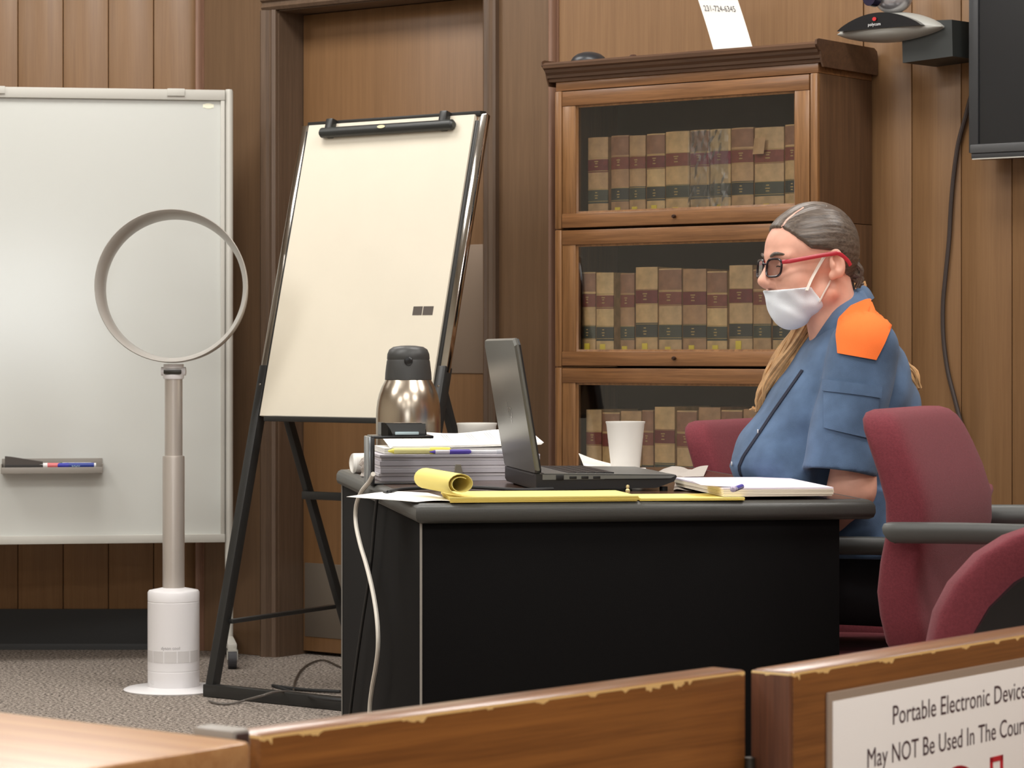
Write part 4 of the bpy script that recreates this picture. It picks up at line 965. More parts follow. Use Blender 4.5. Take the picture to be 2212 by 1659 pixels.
def chair(label, loc, rz, dz=0.0, shell=False, top=0.0, recl=0.0, arms=True):
    BACK = BACK2 if shell else BACK1
    t = thing('office_chair', label, 'chair', Vector((loc[0], loc[1], 0)), rz, 'burgundy office chairs round the table')
    rg = []
    for (z, c_, th, hw) in BACK:
        zz = 0.5 + (z - 0.5) * (1 + top) + dz
        cc = c_ - recl * (z - 0.5)
        rg.append(se_ring(-0.25 + cc, zz, th, hw))
    bk = obj('backrest', MB().loft(rg), m_fab, t, ang=75)
    obj('seat', MB().loft([se_ring(0.0, z + dz, hx, hy, e=0.5) for z, hx, hy in ((0.40, .22, .22), (0.405, .245, .245), (0.44, .255, .255), (0.47, .25, .25), (0.485, .235, .235), (0.49, .2, .2))]), m_fab, t, ang=75)
    if shell:
        sg = []
        for (z, c_, th, hw) in BACK[1:-2]:
            zz = 0.5 + (z - 0.5) * (1 + top) * 0.86 + dz + 0.004; cc = c_ - recl * (z - 0.5)
            sg.append([Vector((-0.25 + cc - th - 0.008, y * (hw - 0.045), zz)) for y in (-1, -0.5, 0, 0.5, 1)] + [Vector((-0.25 + cc - th + 0.02, y * (hw - 0.045), zz)) for y in (1, 0.5, 0, -0.5, -1)])
        obj('back_shell', MB().loft(sg), m_base, bk, ang=40)
    for s in ((-1, 1) if arms else ()):
        pth = smoothpath([(-0.258, s * 0.275, 0.702), (-0.245, s * 0.277, 0.703), (-0.1, s * 0.28, 0.705), (0.08, s * 0.28, 0.702), (0.16, s * 0.28, 0.690), (0.175, s * 0.28, 0.684)], 4)
        pth = [p + Vector((0, 0, dz)) for p in pth]
        rr = [0.006, 0.0115] + [0.0145] * (len(pth) - 3) + [0.009]
        ar = obj('armrest', MB().tube(pth, rr, 12, flat=1.35), m_arm, t)
        obj('arm_support', MB().tube(smoothpath([(0.05, s * 0.28, 0.695 + dz), (0.075, s * 0.285, 0.60 + dz), (0.04, s * 0.27, 0.48 + dz), (0.0, s * 0.20, 0.408 + dz)], 4), 0.013, 10), m_base, ar)
    obj('spine_bar', MB().bar((-0.20, 0, 0.40 + dz), (-0.262, 0, 0.56 + dz), 0.07, 0.014, 0.003, up=(0, 1, 0)), m_base, t)
    obj('column', MB().lathe([(0.03, 0.09), (0.03, 0.25), (0.022, 0.25), (0.022, 0.40 + dz)], 18), m_base, t)
    for k in range(5):
        a = 2 * math.pi * k / 5 + 0.3
        e = Vector((math.cos(a), math.sin(a), 0))
        lg_ = obj('base_leg', MB().bar(e * 0.02 + Vector((0, 0, 0.105)), e * 0.27 + Vector((0, 0, 0.075)), 0.045, 0.026, 0.006), m_base, t)
        q = e * 0.27; pr_ = Vector((-e.y, e.x, 0))
        obj('caster', MB().tube([q - pr_ * 0.022 + Vector((0, 0, 0.028)), q + pr_ * 0.022 + Vector((0, 0, 0.028))], 0.028, 16), m_base, lg_)
    return t
chair('empty burgundy office chair turned away beside the table end, nearest the seated person', (0.975, 4.667), math.radians(-23))
chair('burgundy office chair that the person in blue is sitting on', (0.632, 5.53), math.radians(169), dz=-0.075, top=-0.24)
chair('burgundy office chair tucked at the far end of the table behind the seated person', (0.80, 6.50), math.radians(-30), dz=-0.066)
chair('burgundy office chair with black back shell just behind the gate', (0.80, 4.02), math.radians(93), dz=-0.055, shell=True, top=0.0, recl=0.1, arms=False)

# ------------------------------------------------------------------ rail, gate, ledge in the foreground
ZR = 0.71
m_rail = wood('rail wood', C(112, 66, 26), C(150, 94, 42), axis=0, scale=9, rough=0.3, coat=0.7, wear=(ZR, C(226, 186, 122)))
m_gate = wood('gate wood', C(104, 62, 28), C(142, 90, 44), axis=0, scale=9, rough=0.3, coat=0.7, wear=(ZR, C(226, 186, 122)))
m_gend = wood('gate end grain', C(78, 46, 32), C(112, 70, 48), axis=2, scale=9, rough=0.4, coat=0.2, wear=(ZR, C(222, 190, 132)))
a1 = onz(1612, 1447, ZR); a0 = onz(562, 1588, ZR)
dv = (a1 - a0).normalized(); rang = math.atan2(dv.y, dv.x)
rl = thing('rail_panel', 'solid wooden courtroom rail panel running across the foreground', 'rail', Vector((a0.x, a0.y, 0)), rang)
RL = (a1 - a0).length
obj('panel', MB().b2((0.0, 0.0, 0.06), (RL, 0.040, ZR), 0.003), m_rail, rl)
obj('plinth', MB().b2((0.004, 0.006, 0.0), (RL - 0.004, 0.034, 0.06)), m_oak_dk, rl)
g0 = onz(1712, 1452, ZR); gd = Vector((math.sin(math.radians(39)), math.cos(math.radians(39)), 0))
gang = math.atan2(gd.y, gd.x)
gt = thing('gate_panel', 'worn wooden courtroom gate carrying the white notice', 'gate', Vector((g0.x, g0.y, 0)), gang)
obj('panel', MB().b2((0.002, 0.0, 0.08), (0.95, 0.044, ZR), 0.0025), m_gate, gt)
obj('end_cap', MB().b2((-0.004, 0.001, 0.08), (0.002, 0.043, ZR - 0.0006), 0.0018), m_gend, gt)
obj('plinth', MB().b2((0.01, 0.008, 0.0), (0.94, 0.036, 0.08)), m_oak_dk, gt)
for z in (0.2, 0.6):
    obj('hinge', MB().tube([(-0.010, 0.040, z - 0.03), (-0.010, 0.040, z + 0.03)], 0.005, 12), mat('hinge steel', C(70, 66, 60), 0.4, metal=0.7), gt)
# notice
nt_ = thing('notice_sign', 'white laminated notice about electronic devices fixed to the gate', 'sign', Vector((g0.x, g0.y, 0)) + gd * 0.055, gang)
m_ntc = mat('notice paper', C(252, 248, 244), 0.5)
obj('sleeve', MB().b2((0.0, -0.0035, 0.34), (0.62, -0.0005, 0.686), 0.001), mat('clear sleeve', C(158, 140, 124), 0.35), nt_)
obj('sheet', MB().b2((0.007, -0.0045, 0.347), (0.613, -0.0030, 0.6775), 0.0002), m_ntc, nt_)
m_txt = mat('maroon ink', C(72, 44, 50), 0.7)
def line(s, x0, width, zb_, h):
    tx = text_mb(s, 1.0); xs = [v[0] for v in tx.v]; cap = 0.729
    k = width / (max(xs) - min(xs)); m0 = min(xs)
    tx.v = [(x0 + (x - m0) * k, -0.0049, zb_ + y * h / 0.70) for x, y, z in tx.v]
    return tx
obj('lettering', line('Portable Electronic Devices', 0.112, 0.272, 0.6450, 0.0185), m_txt, nt_, smooth=False)
obj('lettering', line('May NOT Be Used In The Courtroom', 0.066, 0.362, 0.6090, 0.0185), m_txt, nt_, smooth=False)
m_rd = mat('warning red', C(200, 30, 44), 0.6)
def frame_mb(x0, z0, w_, h, b_):
    f_ = MB()
    for lo, hi in (((x0, z0), (x0 + b_, z0 + h)), ((x0 + w_ - b_, z0), (x0 + w_, z0 + h)), ((x0, z0 + h - b_), (x0 + w_, z0 + h)), ((x0, z0), (x0 + w_, z0 + b_))):
        f_.b2((lo[0], -0.0054, lo[1]), (hi[0], -0.0046, hi[1]))
    return f_
obj('red_icon', frame_mb(0.300, 0.535, 0.026, 0.057, 0.005), m_rd, nt_, smooth=False)
rgm = MB().tube([(0.235 + 0.05 * math.cos(a), -0.0048, 0.538 + 0.05 * math.sin(a)) for a in [2 * math.pi * k / 40 for k in range(40)]], 0.0035, 8, closed=True)
rgm.v = [(x, -0.0046 - abs(y + 0.0048) * 0.2, z) for x, y, z in rgm.v]
obj('red_icon', rgm, m_rd, nt_, smooth=False)
# ledge at the lower left; overhead light is put into its top colour
m_ledge_lit = wood('lit ledge wood', C(162, 112, 68), C(188, 142, 94), axis=0, scale=7, rough=0.3, coat=0.3, bump=0.05)
k0 = onz(553, 1601, ZR + 0.004)
la = WA
lg0 = thing('wooden_ledge', 'wooden ledge top, coloured as lit from above, with a rounded corner at the lower left', 'ledge', Vector((k0.x, k0.y, 0)), math.radians(180) + WA)
def rrect(x0, y0, x1, y1, r_, n=6):
    pts = []
    for cx_, cy_, a0_ in ((x1 - r_, y1 - r_, 0), (x0 + r_, y1 - r_, 90), (x0 + r_, y0 + r_, 180), (x1 - r_, y0 + r_, 270)):
        for k in range(n + 1):
            a = math.radians(a0_ + 90 * k / n); pts.append((cx_ + r_ * math.cos(a), cy_ + r_ * math.sin(a)))
    return pts
tops = []
for z, d in ((ZR - 0.030, 0.002), (ZR - 0.026, 0.0), (ZR, 0.0), (ZR + 0.003, 0.001), (ZR + 0.004, 0.004)):
    tops.append([Vector((x, y, z)) for x, y in rrect(d, d, 1.2 - d, 0.55 - d, 0.012)])
obj('top', MB().loft(tops), m_ledge_lit, lg0, ang=40)
obj('front', MB().b2((0.012, 0.012, 0.0), (1.18, 0.53, ZR - 0.030)), m_rail, lg0)
gkx = (onz(470, 1589, ZR + 0.004) - Vector((k0.x, k0.y, 0)))
ex = Vector((-0.7955, 0.606, 0)); ey = Vector((-0.606, -0.7955, 0))
lx = max(0.03, gkx.dot(ex))
la_ = obj('latch_block', MB().b2((lx - 0.020, -0.020, ZR - 0.03), (lx + 0.022, 0.001, ZR + 0.010), 0.004), mat('grey latch', C(150, 144, 136), 0.5), lg0)
obj('latch_slot', MB().b2((lx - 0.0215, -0.016, ZR - 0.004), (lx - 0.012, -0.003, ZR + 0.007), 0.001), mat('latch slot', C(64, 42, 36), 0.6), la_)

# ------------------------------------------------------------------ implicit surfaces for the figure
def surfnet(fun, lo, hi, h):
    ax = [np.arange(lo[i], hi[i] + h, h, dtype=np.float32) for i in range(3)]
    X, Y, Z = np.meshgrid(*ax, indexing='ij')
    V = fun(X, Y, Z).astype(np.float32)
    I = V < 0
    nx, ny, nz = V.shape
    cnt = np.zeros((nx - 1, ny - 1, nz - 1), np.int8)
    for a in (0, 1):
        for b_ in (0, 1):
            for c_ in (0, 1): cnt += I[a:nx - 1 + a, b_:ny - 1 + b_, c_:nz - 1 + c_]
    act = (cnt > 0) & (cnt < 8)
    ci = np.argwhere(act); idx = -np.ones(act.shape, np.int64); idx[act] = np.arange(len(ci))
    pos = np.zeros((len(ci), 3)); num = np.zeros(len(ci))
    corners = [(a, b_, c_) for a in (0, 1) for b_ in (0, 1) for c_ in (0, 1)]
    for p in corners:
        for axi in range(3):
            if p[axi]: continue
            q = list(p); q[axi] = 1
            vp = V[ci[:, 0] + p[0], ci[:, 1] + p[1], ci[:, 2] + p[2]]; vq = V[ci[:, 0] + q[0], ci[:, 1] + q[1], ci[:, 2] + q[2]]
            s = (vp < 0) != (vq < 0)
            t = np.where(s, vp / np.where(s, vp - vq, 1), 0)
            e = np.array(p, float)[None, :].repeat(len(ci), 0); e[:, axi] += t
            pos[s] += e[s]; num[s] += 1
    pos /= num[:, None]; pos = (pos + ci) * h + np.array([ax[0][0], ax[1][0], ax[2][0]])
    faces = []
    for axi in range(3):
        sl0 = [slice(None)] * 3; sl1 = [slice(None)] * 3; sl0[axi] = slice(0, -1); sl1[axi] = slice(1, None)
        e = np.argwhere(I[tuple(sl0)] != I[tuple(sl1)])
        o1, o2 = [k for k in range(3) if k != axi]
        ok = (e[:, o1] > 0) & (e[:, o2] > 0) & (e[:, o1] < V.shape[o1] - 1) & (e[:, o2] < V.shape[o2] - 1)
        e = e[ok]
        def cell(d1, d2):
            c_ = e.copy(); c_[:, o1] += d1; c_[:, o2] += d2; return idx[c_[:, 0], c_[:, 1], c_[:, 2]]
        faces.append(np.stack([cell(-1, -1), cell(0, -1), cell(0, 0), cell(-1, 0)], 1))
    fc_ = np.concatenate(faces); fc_ = fc_[(fc_ >= 0).all(1)]
    return pos, fc_
def ell(X, Y, Z, c, r, R=None):
    x, y, z = X - c[0], Y - c[1], Z - c[2]
    if R is not None:
        x, y, z = (R[0][0] * x + R[1][0] * y + R[2][0] * z, R[0][1] * x + R[1][1] * y + R[2][1] * z, R[0][2] * x + R[1][2] * y + R[2][2] * z)
    k0_ = np.sqrt((x / r[0]) ** 2 + (y / r[1]) ** 2 + (z / r[2]) ** 2) + 1e-9
    k1_ = np.sqrt((x / r[0] ** 2) ** 2 + (y / r[1] ** 2) ** 2 + (z / r[2] ** 2) ** 2) + 1e-9
    return k0_ * (k0_ - 1) / k1_
def cone(X, Y, Z, a, b_, ra, rb):
    d = [b_[i] - a[i] for i in range(3)]; L = sum(q * q for q in d) + 1e-12
    t = np.clip(((X - a[0]) * d[0] + (Y - a[1]) * d[1] + (Z - a[2]) * d[2]) / L, 0, 1)
    return np.sqrt((X - a[0] - t * d[0]) ** 2 + (Y - a[1] - t * d[1]) ** 2 + (Z - a[2] - t * d[2]) ** 2) - (ra + (rb - ra) * t)
def smin(a, b_, k):
    h = np.clip(0.5 + 0.5 * (b_ - a) / k, 0, 1); return b_ + (a - b_) * h - k * h * (1 - h)
def smax(a, b_, k): return -smin(-a, -b_, k)
def net_obj(name, nets, m, parent, base, xf=None, relax=0):
    mb = MB()
    for (pos, fc_) in nets:
        mb.add([tuple(p) for p in pos], [tuple(int(i) for i in q) for q in fc_])
    mb.v = [tuple(Vector(p) - base) for p in mb.v]
    o = obj(name, mb, m, parent, ang=180)
    return o

# ------------------------------------------------------------------ the seated person
PB = Vector((0.70, 5.50, 0.0))
person = thing('person', 'seated person in blue short-sleeved shirt, glasses and white mask, hair tied back', 'person', PB)
m_skin = mat('skin', C(226, 170, 148), 0.55, var=0.06, vscale=45)
HC = P(1755, 560, 5.40); YAWH = math.radians(20)
RH = Matrix.Rotation(YAWH, 3, 'Z')
def h2w(p): return HC + RH @ Vector(p)
def face_sdf(X, Y, Z):
    Ya = np.abs(Y)
    d = ell(X, Y, Z, (0.004, 0, 0.026), (0.084, 0.0735, 0.080))
    d = smin(d, ell(X, Y, Z, (-0.045, 0, 0.018), (0.052, 0.060, 0.056)), 0.02)
    d = smin(d, ell(X, Y, Z, (-0.042, 0, -0.045), (0.050, 0.054, 0.058)), 0.025)
    d = smin(d, ell(X, Ya, Z, (-0.055, 0.034, -0.045), (0.028, 0.025, 0.026)), 0.02)
    d = smin(d, cone(X, Ya, Z, (-0.046, 0.0, -0.100), (0.010, 0.048, -0.066), 0.022, 0.018), 0.02)
    d = smin(d, ell(X, Y, Z, (-0.056, 0, -0.102), (0.020, 0.022, 0.018)), 0.015)
    d = smin(d, cone(X, Ya, Z, (-0.092, 0.006, 0.004), (-0.074, 0.046, 0.004), 0.0075, 0.008), 0.012)
    d = smax(d, -ell(X, Ya, Z, (-0.100, 0.031, -0.017), (0.018, 0.020, 0.012)), 0.012)
    d = smin(d, ell(X, Ya, Z, (-0.0765, 0.031, -0.016), (0.0125, 0.0135, 0.0125)), 0.004)
    n = cone(X, Y, Z, (-0.091, 0, -0.008), (-0.1055, 0, -0.042), 0.0075, 0.0105)
    n = smin(n, ell(X, Ya, Z, (-0.096, 0.0105, -0.049), (0.0105, 0.008, 0.0085)), 0.006)
    n = smin(n, cone(X, Y, Z, (-0.1085, 0, -0.045), (-0.102, 0, -0.051), 0.0095, 0.0085), 0.006)
    d = smin(d, n, 0.010)
    d = smin(d, ell(X, Y, Z, (-0.080, 0, -0.078), (0.012, 0.024, 0.008)), 0.01)
    return d
def ear_sdf(X, Y, Z):
    Ya = np.abs(Y)
    a = math.radians(12); R = ((math.cos(a), 0, -math.sin(a)), (0, 1, 0), (math.sin(a), 0, math.cos(a)))
    e = ell(X, Ya, Z, (0.016, 0.0765, -0.010), (0.0165, 0.0085, 0.030), R)
    e = smax(e, -ell(X, Ya, Z, (0.013, 0.087, -0.006), (0.0095, 0.012, 0.020), R), 0.004)
    e = smin(e, ell(X, Ya, Z, (0.006, 0.077, -0.014), (0.005, 0.006, 0.007)), 0.004)
    e = smin(e, ell(X, Ya, Z, (0.007, 0.074, -0.034), (0.008, 0.006, 0.009)), 0.006)
    return e
def neck_sdf(X, Y, Z):
    d = cone(X, Y, Z, (0.028, 0, -0.045), (0.066, 0.004, -0.20), 0.050, 0.056)
    return d
def head_sdf(X, Y, Z):
    d = smin(face_sdf(X, Y, Z), neck_sdf(X, Y, Z), 0.022)
    return smin(d, ear_sdf(X, Y, Z), 0.005)
hp_, hf_ = surfnet(head_sdf, (-0.13, -0.11, -0.235), (0.14, 0.11, 0.125), 0.0024)
hw_ = np.array([h2w(p) for p in hp_])
# limbs and trunk
S_n, E_n, W_n = P(1866, 756, 5.28), P(1840, 1056, 5.25), Vector((0.602, 5.44, 0.60))
S_f, E_f, W_f = Vector((S_n.x - 0.02, 5.62, S_n.z)), Vector((0.64, 5.68, 0.745)), Vector((0.575, 5.53, 0.60))
SY = np.array([600, 640, 680, 720, 760, 800, 850, 900, 950, 985, 1005, 1030, 1042, 1049, 1150, 1200, 1240], float)
SF = np.array([1790, 1788, 1772, 1752, 1724, 1700, 1664, 1632, 1602, 1578, 1572, 1580, 1600, 1738, 1742, 1745, 1745], float)
SBk = np.array([1850, 1868, 1897, 1925, 1948, 1963, 1977, 1988, 1995, 1998, 1998, 1996, 1992, 1985, 1975, 1965, 1960], float)
SHW = np.array([.05, .07, .125, .165, .172, .168, .165, .165, .168, .172, .174, .174, .174, .175, .18, .19, .19])
DT = 5.45
kk = DT / F
szz = (CAMH - (SY - YH) * kk)[::-1]
sxf, sxb, shw = ((SF - CX) * kk)[::-1], ((SBk - CX) * kk)[::-1], SHW[::-1]
def trunk(X, Y, Z, inset):
    f = np.interp(Z, szz, sxf); b_ = np.interp(Z, szz, sxb); hw = np.interp(Z, szz, shw)
    cx_ = (f + b_) / 2; a = (b_ - f) / 2 - inset; hw = hw - inset
    dx = (X - cx_) / a; dy = (Y - 5.455) / hw
    # chest fuller in front than at the sides
    q = np.abs(dx) ** 2.1 + np.abs(dy) ** 2.4
    d = (q ** (1 / 2.2) - 1) * np.minimum(a, hw) * 0.8
    return d
def body_sdf(X, Y, Z):
    d = smax(trunk(X, Y, Z, 0.026), Z - 1.10, 0.02)
    d = smax(d, 0.60 - Z, 0.02)
    for S, E_, W in ((S_n, E_n, W_n), (S_f, E_f, W_f)):
        s = 1 if S is S_f else -1
        d = smin(d, cone(X, Y, Z, S, E_, 0.050, 0.043), 0.02)
        d = smin(d, cone(X, Y, Z, E_, W, 0.043, 0.026), 0.02)
        pm = W + Vector((-0.045, 0.0, -0.020))
        d = smin(d, ell(X, Y, Z, pm, (0.045, 0.036, 0.016)), 0.012)
        for k in range(4):
            fa_ = pm + Vector((-0.035, (k - 1.5) * 0.018, 0.0)); ln_ = (0.05, 0.058, 0.054, 0.042)[k]
            mid = fa_ + Vector((-ln_ * 0.6, 0, -0.006)); end = mid + Vector((-ln_ * 0.4, 0, -0.018))
            d = smin(d, cone(X, Y, Z, fa_, mid, 0.0088, 0.008), 0.003); d = smin(d, cone(X, Y, Z, mid, end, 0.008, 0.007), 0.002)
        th = pm + Vector((0.012, -s * 0.030, 0.0))
        d = smin(d, cone(X, Y, Z, th, th + Vector((-0.036, -s * 0.02, -0.006)), 0.0105, 0.008), 0.005)
    for y, s in ((5.40, -1), (5.58, 1)):
        hip, kn, an = (0.74, y, 0.545), (0.33, y + s * 0.03, 0.545), (0.34, y + s * 0.03, 0.09)
        d = smin(d, cone(X, Y, Z, hip, kn, 0.078, 0.056), 0.03)
        d = smin(d, cone(X, Y, Z, kn, an, 0.054, 0.036), 0.02)
        d = smin(d, cone(X, Y, Z, (0.345, y + s * 0.03, 0.045), (0.20, y + s * 0.04, 0.030), 0.036, 0.028), 0.02)
    return d
bp_, bf_ = surfnet(body_sdf, (0.12, 5.15, -0.002), (0.92, 5.80, 1.13), 0.006)
net_obj('body', [(hw_, hf_), (bp_, bf_)], m_skin, person, PB)
# trousers and shoes
def legs_sdf(X, Y, Z):
    d = None
    for y, s in ((5.40, -1), (5.58, 1)):
        hip, kn, an = (0.75, y, 0.55), (0.32, y + s * 0.03, 0.548), (0.335, y + s * 0.03, 0.10)
        e = smin(cone(X, Y, Z, hip, kn, 0.092, 0.068), cone(X, Y, Z, kn, an, 0.068, 0.056), 0.02)
        d = e if d is None else smin(d, e, 0.03)
    d = smin(d, ell(X, Y, Z, (0.76, 5.49, 0.575), (0.115, 0.185, 0.11)), 0.03)
    return smax(d, 0.085 - Z, 0.004)
lp_, lf_ = surfnet(legs_sdf, (0.18, 5.15, 0.05), (0.95, 5.85, 0.75), 0.007)
net_obj('trousers', [(lp_, lf_)], mat('dark trousers', C(26, 27, 33), 0.85, bump=0.3, bscale=300), person, PB)
for y, s in ((5.37, -1), (5.61, 1)):
    rg = []
    for i in range(13):
        f = i / 12; x = 0.40 - 0.26 * f; hw = 0.046 * math.sin(math.pi * (0.12 + 0.80 * f)) ** 0.5; h = 0.075 * (1 - 0.55 * f) * (0.6 + 0.4 * math.sin(math.pi * min(1, f * 1.0 + 0.25)))
        rg.append([Vector((x, y + hw * math.cos(a), 0.001 + h * (0.5 + 0.5 * math.sin(a)))) - PB for a in [2 * math.pi * k / 16 for k in range(16)]])
    obj('shoe', MB().loft(rg), mat('dark shoe', C(30, 30, 34), 0.6), person)
# shirt
m_denim = mat('blue shirt cloth', C(82, 103, 131), 0.9, spec=0.15, bump=0.4, bscale=900, var=0.24, vscale=16, sheen=0.1)
HEM = P(1812, 1022, 5.25)
def sleeve(X, Y, Z, S, H_, flip):
    a = S + Vector((0.0, 0, 0.0)); ax = (H_ - S).normalized(); b_ = H_ + ax * 0.06
    d = cone(X, Y, Z, a, b_, 0.068, 0.074)
    cut = (X - H_.x) * (ax.x + 0.08) + (Y - H_.y) * ax.y + (Z - H_.z) * ax.z
    inn = np.maximum(cone(X, Y, Z, a, b_, 0.052, 0.058), -(cut + 0.02))
    # folds running round the sleeve
    t = (X - S.x) * ax.x + (Y - S.y) * ax.y + (Z - S.z) * ax.z
    d = d + 0.0022 * np.sin(t * 52 + X * 40 + Y * 20) * np.clip(t / 0.1, 0, 1)
    return d, cut, inn
def shirt_sdf(X, Y, Z):
    d = trunk(X, Y, Z, 0.0)
    fold = 0.0035 * np.sin((X * 0.6 + Z) * 46 + 3 * np.sin(Y * 9)) * np.clip((1.02 - Z) / 0.2, 0, 1) + 0.002 * np.sin((X - 0.8 * Z) * 70 + Y * 30)
    d = d + fold * 1.2
    d = smax(d, -(Z - 0.60), 0.006)
    # open neck: bevelled away above the collar line
    nk = (Z - 1.105) * 0.80 - (X - 0.665) * 0.60
    d = smax(d, nk, 0.006)
    HF = Vector((HEM.x, 5.66, HEM.z))
    for S, H_ in ((S_n, HEM), (S_f, HF)):
        s, cut, inn = sleeve(X, Y, Z, S, H_, False)
        d = smin(d, np.maximum(s, cut), 0.014)
        d = np.maximum(d, -inn)
    return d
sp_, sf_ = surfnet(shirt_sdf, (0.40, 5.10, 0.585), (0.90, 5.80, 1.16), 0.0042)
net_obj('shirt', [(sp_, sf_)], m_denim, person, PB)
tree_s = BVHTree.FromPolygons([Vector(p) for p in sp_], [tuple(int(i) for i in q) for q in sf_])
tree_h = BVHTree.FromPolygons([Vector(p) for p in hw_], [tuple(int(i) for i in q) for q in hf_])
EYE = Vector((0, 0, CAMH))
def drape(x, y, trees, off, D):
    d = (P(x, y, D) - EYE).normalized(); best = None
    for t in trees:
        l, n, i, ds = t.ray_cast(EYE, d)
        if l is not None and (best is None or ds < best[2]): best = (l, n, ds)
    if best is None:
        l, n, i, ds = trees[0].find_nearest(P(x, y, D)); best = (l, n, ds)
    l, n = best[0], best[1]
    if n.dot(l - Vector((l.x, 5.45, l.z - 0.05))) < 0: n = -n
    return l + n * off
def resample(pts, n):
    pts = [Vector((p[0], p[1])) for p in pts]; L = [0]
    for a, b_ in zip(pts, pts[1:]): L.append(L[-1] + (b_ - a).length)
    out = []
    for k in range(n):
        t = L[-1] * k / (n - 1); i = max(j for j in range(len(L)) if L[j] <= t + 1e-9); i = min(i, len(pts) - 2)
        out.append(pts[i].lerp(pts[i + 1], (t - L[i]) / max(1e-9, L[i + 1] - L[i])))
    return out
def patch(name, A, B, m, n=22, cols=12, off=0.003, trees=None, th=0.0015, D=5.3, mirror=False, offA=None):
    A = resample(A, n); B = resample(B, n); g = []
    for a, b_ in zip(A, B):
        row = []
        for j in range(cols):
            q = a.lerp(b_, j / (cols - 1)); o_ = off if offA is None else offA + (off - offA) * j / (cols - 1)
            row.append(drape(q.x, q.y, trees or [tree_s], o_, D) - PB)
        g.append(row)
    if mirror:
        g = [[Vector((p.x, 2 * (5.455 - PB.y) - p.y, p.z)) for p in row] for row in g]
    o = obj(name, MB().sheet(g, th), m, person, ang=70)
    return o
m_or = mat('orange yoke cloth', C(250, 122, 58), 0.85, spec=0.2, bump=0.3, bscale=900)
yA = [(1874, 648), (1838, 664), (1813, 690), (1809, 725), (1812, 764)]; yB = [(1881, 650), (1903, 674), (1925, 703), (1909, 742), (1891, 778)]
for mi in (False, True):
    patch('orange_yoke', yA, yB, m_or, 24, 16, off=0.0035, mirror=mi)
cA = [(1863, 619), (1858, 622), (1836, 638), (1810, 664), (1786, 697), (1766, 726), (1750, 748)]; cB = [(1886, 645), (1880, 650), (1850, 668), (1825, 692), (1808, 716), (1790, 742), (1760, 764)]
cA_, cB_ = resample(cA, 22), resample(cB, 22); near_, far_ = [], []
for k in range(22):
    ph = math.radians(165.0 * k / 21); row = []
    for j in range(7):
        f = j / 6; q = cA_[k].lerp(cB_[k], f); hw = (0.068 + 0.044 * f - 0.012 * f * f) * math.sin(ph) + (0.016 * k / 21)
        p = P(q.x, q.y, 5.44 - hw) - PB; p.z += 0.006 * math.sin(math.pi * f)
        row.append(p)
    near_.append(row); far_.append([Vector((p.x, 2 * (5.44 - PB.y) - p.y, p.z)) for p in row])
obj('collar', MB().sheet(far_[::-1][:-1] + near_, 0.003), m_denim, person, ang=70)
patch('sleeve_pocket', [(1783, 822), (1782, 880), (1782, 925)], [(1899, 838), (1892, 900), (1880, 948)], m_denim, 16, 14, off=0.0025, th=0.002)
patch('pocket_flap', [(1782, 820), (1782, 846)], [(1901, 836), (1899, 860)], m_denim, 6, 14, off=0.0055, th=0.0015)
pa = [(1722, 795), (1692, 838), (1657, 888), (1624, 938), (1594, 982), (1584, 1006), (1592, 1030)]
patch('placket_shade', [(x + 10, y + 4) for x, y in pa], [(x + 15, y + 6) for x, y in pa], mat('placket gap shade', C(26, 30, 48), 0.9), 30, 4, off=0.0015, th=0.001, D=5.4)  # thin dark strip: shade of the placket gap put into colour
for (x, y) in ((1640, 934), (1584, 1003)):
    p = drape(x, y, [tree_s], 0.003, 5.4) - PB
    bb = MB().lathe([(0.0045, 0.0), (0.0045, 0.0015), (0.002, 0.002)], 12); bb.v = [(p.x - b_z, p.y - by, p.z + bx_) for bx_, by, b_z in bb.v]
    obj('button', bb, mat('pale button', C(196, 196, 200), 0.4), person)
# undershirt shadow piece at the neck
# hair
HLX = np.array([-0.12, -0.095, -0.078, -0.060, -0.036, 0.0, 0.026, 0.040, 0.055, 0.075, 0.11])
HLZ = np.array([0.068, 0.064, 0.058, 0.038, 0.018, 0.015, 0.010, -0.018, -0.045, -0.062, -0.064])
def hair_sdf(X, Y, Z):
    d = ell(X, Y, Z, (0.004, 0, 0.026), (0.0915, 0.0805, 0.0885))
    d = smin(d, ell(X, Y, Z, (-0.043, 0, 0.020), (0.0565, 0.065, 0.062)), 0.02)
    d = smin(d, cone(X, Y, Z, (0.045, 0, -0.005), (0.072, 0.01, -0.058), 0.046, 0.024), 0.02)
    d = smax(d, np.interp(X, HLX, HLZ) - Z, 0.008)
    fy = np.abs(Y)
    # combed-back furrows and the parting
    ang_ = np.arctan2(Z - 0.0, fy + 0.02)
    d = d + 0.00025 * np.sin(ang_ * 90 + 6 * X) + 0.0003 * np.sin(ang_ * 37 - 12 * X)
    part = np.abs(Y + 0.030 + (X + 0.03) * 0.12); d = d + 0.005 * np.exp(-(part / 0.0022) ** 2) * (X < 0.012) * (Z > 0.03)
    return d
ap_, af_ = surfnet(hair_sdf, (-0.115, -0.10, -0.10), (0.115, 0.10, 0.128), 0.0022)
m_hair = wood('dark hair', C(52, 42, 36), C(112, 98, 86), axis=0, scale=26, rough=0.38, stretch=14, bump=0.25)
net_obj('hair', [(np.array([h2w(p) for p in ap_]), af_)], m_hair, person, PB)
tree_a = BVHTree.FromPolygons([h2w(p) for p in ap_], [tuple(int(i) for i in q) for q in af_])
patch('parting', [(1687, 489), (1700, 472), (1718, 458), (1735, 447)], [(1690, 491), (1703, 474), (1720, 460), (1737, 449)], mat('scalp', C(226, 178, 160), 0.6), 18, 3, off=0.0004, trees=[tree_a], th=0.0005, D=5.36)
